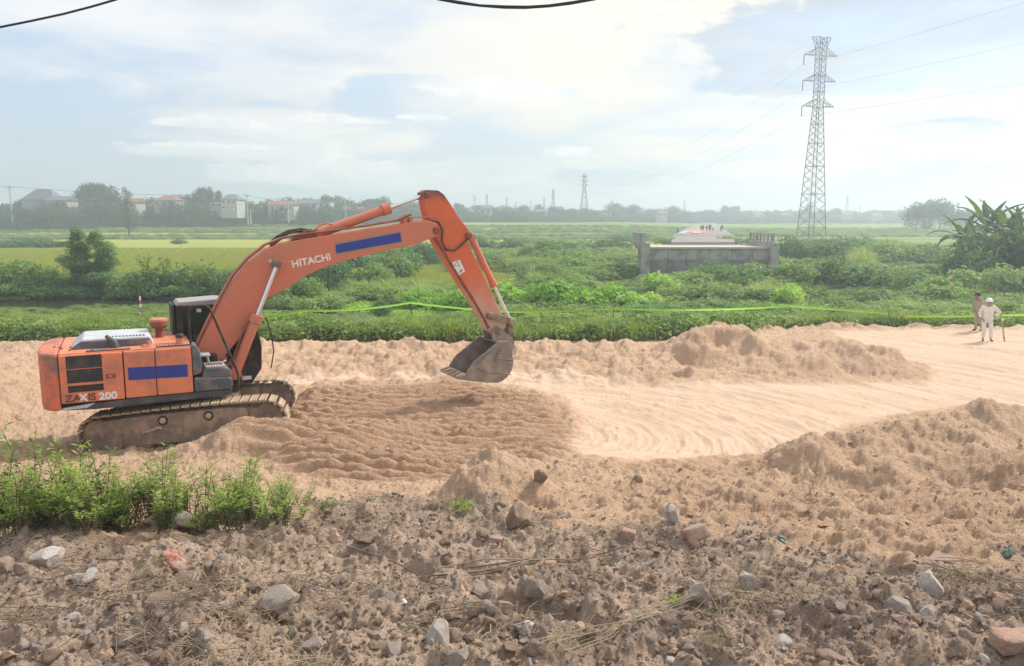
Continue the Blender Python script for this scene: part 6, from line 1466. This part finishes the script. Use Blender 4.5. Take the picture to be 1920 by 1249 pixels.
def litterpile(u, v, wpx, mt, label, n_=60, ln=.6, nm='straw_pile'):
    p = surf(u, v); s_ = (p-Vector((0, 0, CZ))).length/F*wpx; me = strawmesh(int(u), n_, 1.0, mt, .25); o = link(nm, me, None, p+Vector((0, 0, .03)), (0, 0, 0), (s_*.7, s_*.5, s_*.5)); tag(o, label, 'straw')
litterpile(1270, 1185, 180, 'twig', 'tangled dark dry grass pile at the bottom right of the centre', 90)
litterpile(1800, 1085, 110, 'straw', 'small pile of dry stalks right of the white pointed stone', 40)
litterpile(1330, 1215, 150, 'straw', 'pale straw tangle near the bottom edge right of the centre', 60)
litterpile(650, 985, 90, 'straw', 'pale dry grass tuft below the green sprig left of centre', 40)
branch([(75, 1249), (105, 1225), (140, 1200)], .005, 'straw', 'single pale straw stalk at the bottom left', 'stalk', 'straw_stalk', 0, .03)
# crumpled plastic
def crumple(u, v, wpx, hpx, mt, label, seed, cat='plastic bag', nm='plastic_bag'):
    p = surf(u, v+hpx*.3); s_ = (p-Vector((0, 0, CZ))).length/F; q2 = np.random.default_rng(seed); n_ = 26
    gx, gy = np.meshgrid(np.linspace(-1, 1, n_), np.linspace(-1, 1, n_)); rr_ = np.sqrt(gx**2+gy**2)
    zc = np.clip(1-rr_, 0, 1)*.8+.5*ridged(gx+seed, gy, 1.3, 4, seed)*np.clip(1.3-rr_, 0, 1); jx = .2*vn(gx*3, gy*3, seed+5); jy = .2*vn(gx*3+9, gy*3, seed+6)
    V = np.stack([(gx+jx)*wpx*s_*.5, (gy+jy)*wpx*s_*.35, zc*hpx*s_*.8-.02], -1).reshape(-1, 3); ix = np.arange(n_*n_).reshape(n_, n_)
    keep = (rr_ < 1.0+.2*vn(gx*2, gy*2, seed+8))[:-1, :-1]; F_ = np.stack([ix[:-1, :-1], ix[:-1, 1:], ix[1:, 1:], ix[1:, :-1]], -1)[keep]
    o = link(nm, npmesh(nm, V, F_, M[mt]), None, p, (0, 0, random.random())); tag(o, label, cat)
crumple(318, 1050, 58, 40, 'plasticred', 'crumpled dusty red brown plastic bag lying in the left foreground', 3)
crumple(628, 1010, 26, 24, 'plasticpeach', 'small crumpled peach coloured plastic scrap left of centre', 8)
crumple(1461, 1010, 28, 14, 'plasticgreen', 'dull green plastic scrap at the foot of the sandy slope', 5)
crumple(866, 1115, 24, 20, 'plasticpeach', 'tiny orange plastic scrap below the stick bundle', 9)
crumple(756, 1132, 14, 8, 'helmet', 'tiny light blue plastic scrap in the dark soil', 12)
crumple(1890, 1038, 32, 16, 'plasticgreen', 'dark green torn leaf like scrap near the right edge', 15)

# ------------------------------------------------------------------ weeds in front of the excavator
def weedmeshes(seed, h, nl):
    q2 = np.random.default_rng(seed); m_ = MB(); C_ = []; N_ = []; U_ = []; S_ = []; C2 = []; N2 = []; S2 = []
    for k_ in range(3):
        a = q2.random()*6.28; ln = .10+.14*q2.random(); hh = h*(.65+.35*q2.random())
        pts = [Vector((0, 0, 0))+Vector((.03*math.cos(a*3), .03*math.sin(a*3), 0)), Vector((ln*.4*math.cos(a), ln*.4*math.sin(a), hh*.5)), Vector((ln*math.cos(a), ln*math.sin(a), hh))]
        m_.tube(pts, [.006, .005, .003], 5)
        for j in range(nl):
            t = .12+.88*j/(nl-1); p = pts[0].lerp(pts[1], t*2) if t < .5 else pts[1].lerp(pts[2], t*2-1)
            nb = 4 if t > .6 else 3
            for b_ in range(nb):
                a2 = q2.random()*6.28; el = q2.uniform(.1, .9); d = np.array([math.cos(a2)*math.cos(el), math.sin(a2)*math.cos(el), math.sin(el)]); l_ = q2.uniform(.045, .085)*(1.15 if t > .6 else .8)
                c_ = np.array(p)+d*(l_*.6+.03*q2.random()); nn = np.cross(d, [-math.sin(a2), math.cos(a2), 0])+.3*q2.normal(size=3)
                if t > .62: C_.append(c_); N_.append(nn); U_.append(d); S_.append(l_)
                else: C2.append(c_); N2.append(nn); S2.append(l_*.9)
    st = bpy.data.meshes.new('stem'); st.from_pydata(m_.v, [], m_.f); st.materials.append(M['twig'])
    C_, N_, U_ = map(np.array, (C_, N_, U_)); N_ /= np.linalg.norm(N_, axis=1, keepdims=True)
    t = U_; b = np.cross(N_, t); s_ = np.array(S_)[:, None]
    V = np.stack([C_-t*s_*.5, C_+b*s_*.16+N_*s_*.05, C_+t*s_*.55-N_*s_*.1, C_-b*s_*.16+N_*s_*.05], 1).reshape(-1, 3)
    top = npmesh('leaves', V, np.arange(len(V)).reshape(-1, 4), L['fore'])
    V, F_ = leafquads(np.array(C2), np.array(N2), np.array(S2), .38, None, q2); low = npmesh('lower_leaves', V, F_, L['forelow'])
    return st, top, low
wv = [weedmeshes(300+i, 1.0, 17) for i in range(8)]
topline = [(-60, 850), (0, 865), (45, 868), (80, 840), (110, 850), (160, 850), (240, 868), (300, 850), (340, 880), (400, 885), (460, 850), (520, 875), (565, 885), (590, 940)]
q_ = random.Random(5)
def weed(u, vb, vt, label, group):
    p = surf(u, vb); h = at(u, vt, p.y).z-p.z; h = max(.18, h); st, tp2, lw = q_.choice(wv)
    e = empty('weed_plant', p-Vector((0, 0, .03)), q_.uniform(0, 6.28), label, 'plant', group); sw = .62+.5*h
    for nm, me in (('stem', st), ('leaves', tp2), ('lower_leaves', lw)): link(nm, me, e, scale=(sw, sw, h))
    return e
for (u, vb, vt, lb_) in [(68, 975, 785, 'tallest weed at the left, its bright tip above the others'), (150, 985, 812, 'tall thin weed in front of the track rear'), (305, 980, 838, 'weed with a bright tip in front of the middle of the track'), (462, 975, 848, 'tall weed with bright leaves right of the track'), (130, 985, 822, 'weed with a bright tip left of the track rear'), (12, 985, 800, 'tall thin weed at the very left edge of the bed'), (200, 985, 835, 'thin weed standing in front of the first track roller'), (385, 980, 862, 'thin weed standing in front of the buried track front')]:
    weed(u, vb, vt, lb_, None)
for i in range(185):
    u = q_.uniform(-70, 565); d_ = q_.random(); vb = 1003-d_*38-max(0, u-380)*.06; vt = np.interp(u, *zip(*topline))+q_.random()**.9*80+(1-d_)*8
    if vb-vt < 25: continue
    reg = 'at the left edge' if u < 90 else 'in front of the rear of the track' if u < 230 else 'in front of the middle of the track' if u < 400 else 'at the right end of the bed'
    reg = ('taller leafy weed ' if vt < 885 else 'low leafy weed ')+reg
    weed(u, vb, vt, reg, 'weeds, '+reg)
for (u, v, w_, lb_) in [(860, 955, .16, 'small bright green sprig between the sand cone and the rubble'), (878, 962, .12, 'smaller green sprig right of the bright one below the sand cone'), (612, 950, .12, 'small green sprig at the rubble edge right of the weeds'), (1268, 1126, .03, 'tiny green sprout in the rubble right of centre')]:
    p = surf(u, v); e = empty('sprig', p, 0, lb_, 'plant')
    V, F_ = leafquads(np.array(p*0)+rng.normal(size=(60, 3))*np.array([w_, w_, w_*.35])*.7+np.array([0, 0, w_*.4]), rng.normal(size=(60, 3))*.5+[0, 0, 1], np.full(60, .06), .5); link('leaves', npmesh('leaves', V, F_, L['fore']), e)
    MB().tube([(0, 0, -.02), (0, 0, w_*.5)], .004, 5).build('stem', M['twig'], e)
for (pts, lb_) in [([(205, 960), (250, 930), (330, 860), (345, 852)], 'dead brown stalk rising out of the weeds below the track'), ([(230, 985), (330, 915), (420, 900), (470, 893)], 'long dead brown stalk bent right over the weeds'), ([(300, 975), (350, 920), (400, 870), (380, 862)], 'dead stalk leaning right in the middle of the weeds')]:
    p0 = surf(*pts[0]); P3 = [p0]+[at(u, v, p0.y+.1*i) for i, (u, v) in enumerate(pts[1:], 1)]; e = empty('dead_stalk', p0, 0, lb_, 'stalk')
    MB().tube([p-p0 for p in P3], [.006, .005, .004, .002], 5).build('shaft', M['twig'], e, smooth=60)
    for j in (1, 2): MB().tube([P3[j]-p0, P3[j]-p0+Vector((.08, .02, .05))], [.003, .001], 4).build('twig', M['twig'], e)

# members of small groups get labels of their own, by their place in the row
from collections import defaultdict
gr_ = defaultdict(list)
for o in list(COL.objects):
    if o.parent is None and o.get('group') and o.get('label'): gr_[(o['group'], o['label'])].append(o)
ORD = ['leftmost', 'second from left', 'third from left', 'fourth from left', 'fifth from left', 'sixth from left', 'seventh from left', 'eighth from left', 'ninth from left', 'tenth from left', 'eleventh from left', 'twelfth from left', 'thirteenth from left', 'fourteenth from left', 'fifteenth from left', 'sixteenth from left']
SHORT = {'bush': 'green bush', 'tall_weed': 'tall leafy weed', 'banana_plant': 'banana plant', 'stick': 'thin stick', 'dry_stalk': 'dry stalk', 'house': 'tiny hazy house', 'small_stone': 'stone', 'weed_plant': 'weed'}
for (g_, l_), os_ in gr_.items():
    if 1 < len(os_) <= 16:
        os_.sort(key=lambda o: o.location.x/max(o.location.y, .1))
        for i, o in enumerate(os_):
            nl_ = (SHORT.get(o.name.split('.')[0], 'one')+', '+(ORD[i] if i < len(os_)-1 else 'rightmost')+' of the '+g_.replace('weeds, ', ''))
            if len(nl_.replace(',', '').split()) <= 16 and not o.name.startswith('weed_plant'): o['label'] = nl_

# ------------------------------------------------------------------ haze
hm = bpy.data.materials.new('haze'); hm.use_nodes = True; hm.node_tree.nodes.clear(); k = NT(hm.node_tree)
pv = k.node('ShaderNodeVolumePrincipled'); pv.inputs['Color'].default_value = (.79, .89, 1.0, 1); pv.inputs['Density'].default_value = .00140; pv.inputs['Anisotropy'].default_value = .55
k.l.new(pv.outputs[0], k.node('ShaderNodeOutputMaterial').inputs['Volume'])
hb = MB().box(-2300, 2300, -60, 2400, -4.5, 56).build('haze', hm); tag(hb, kind='stuff')
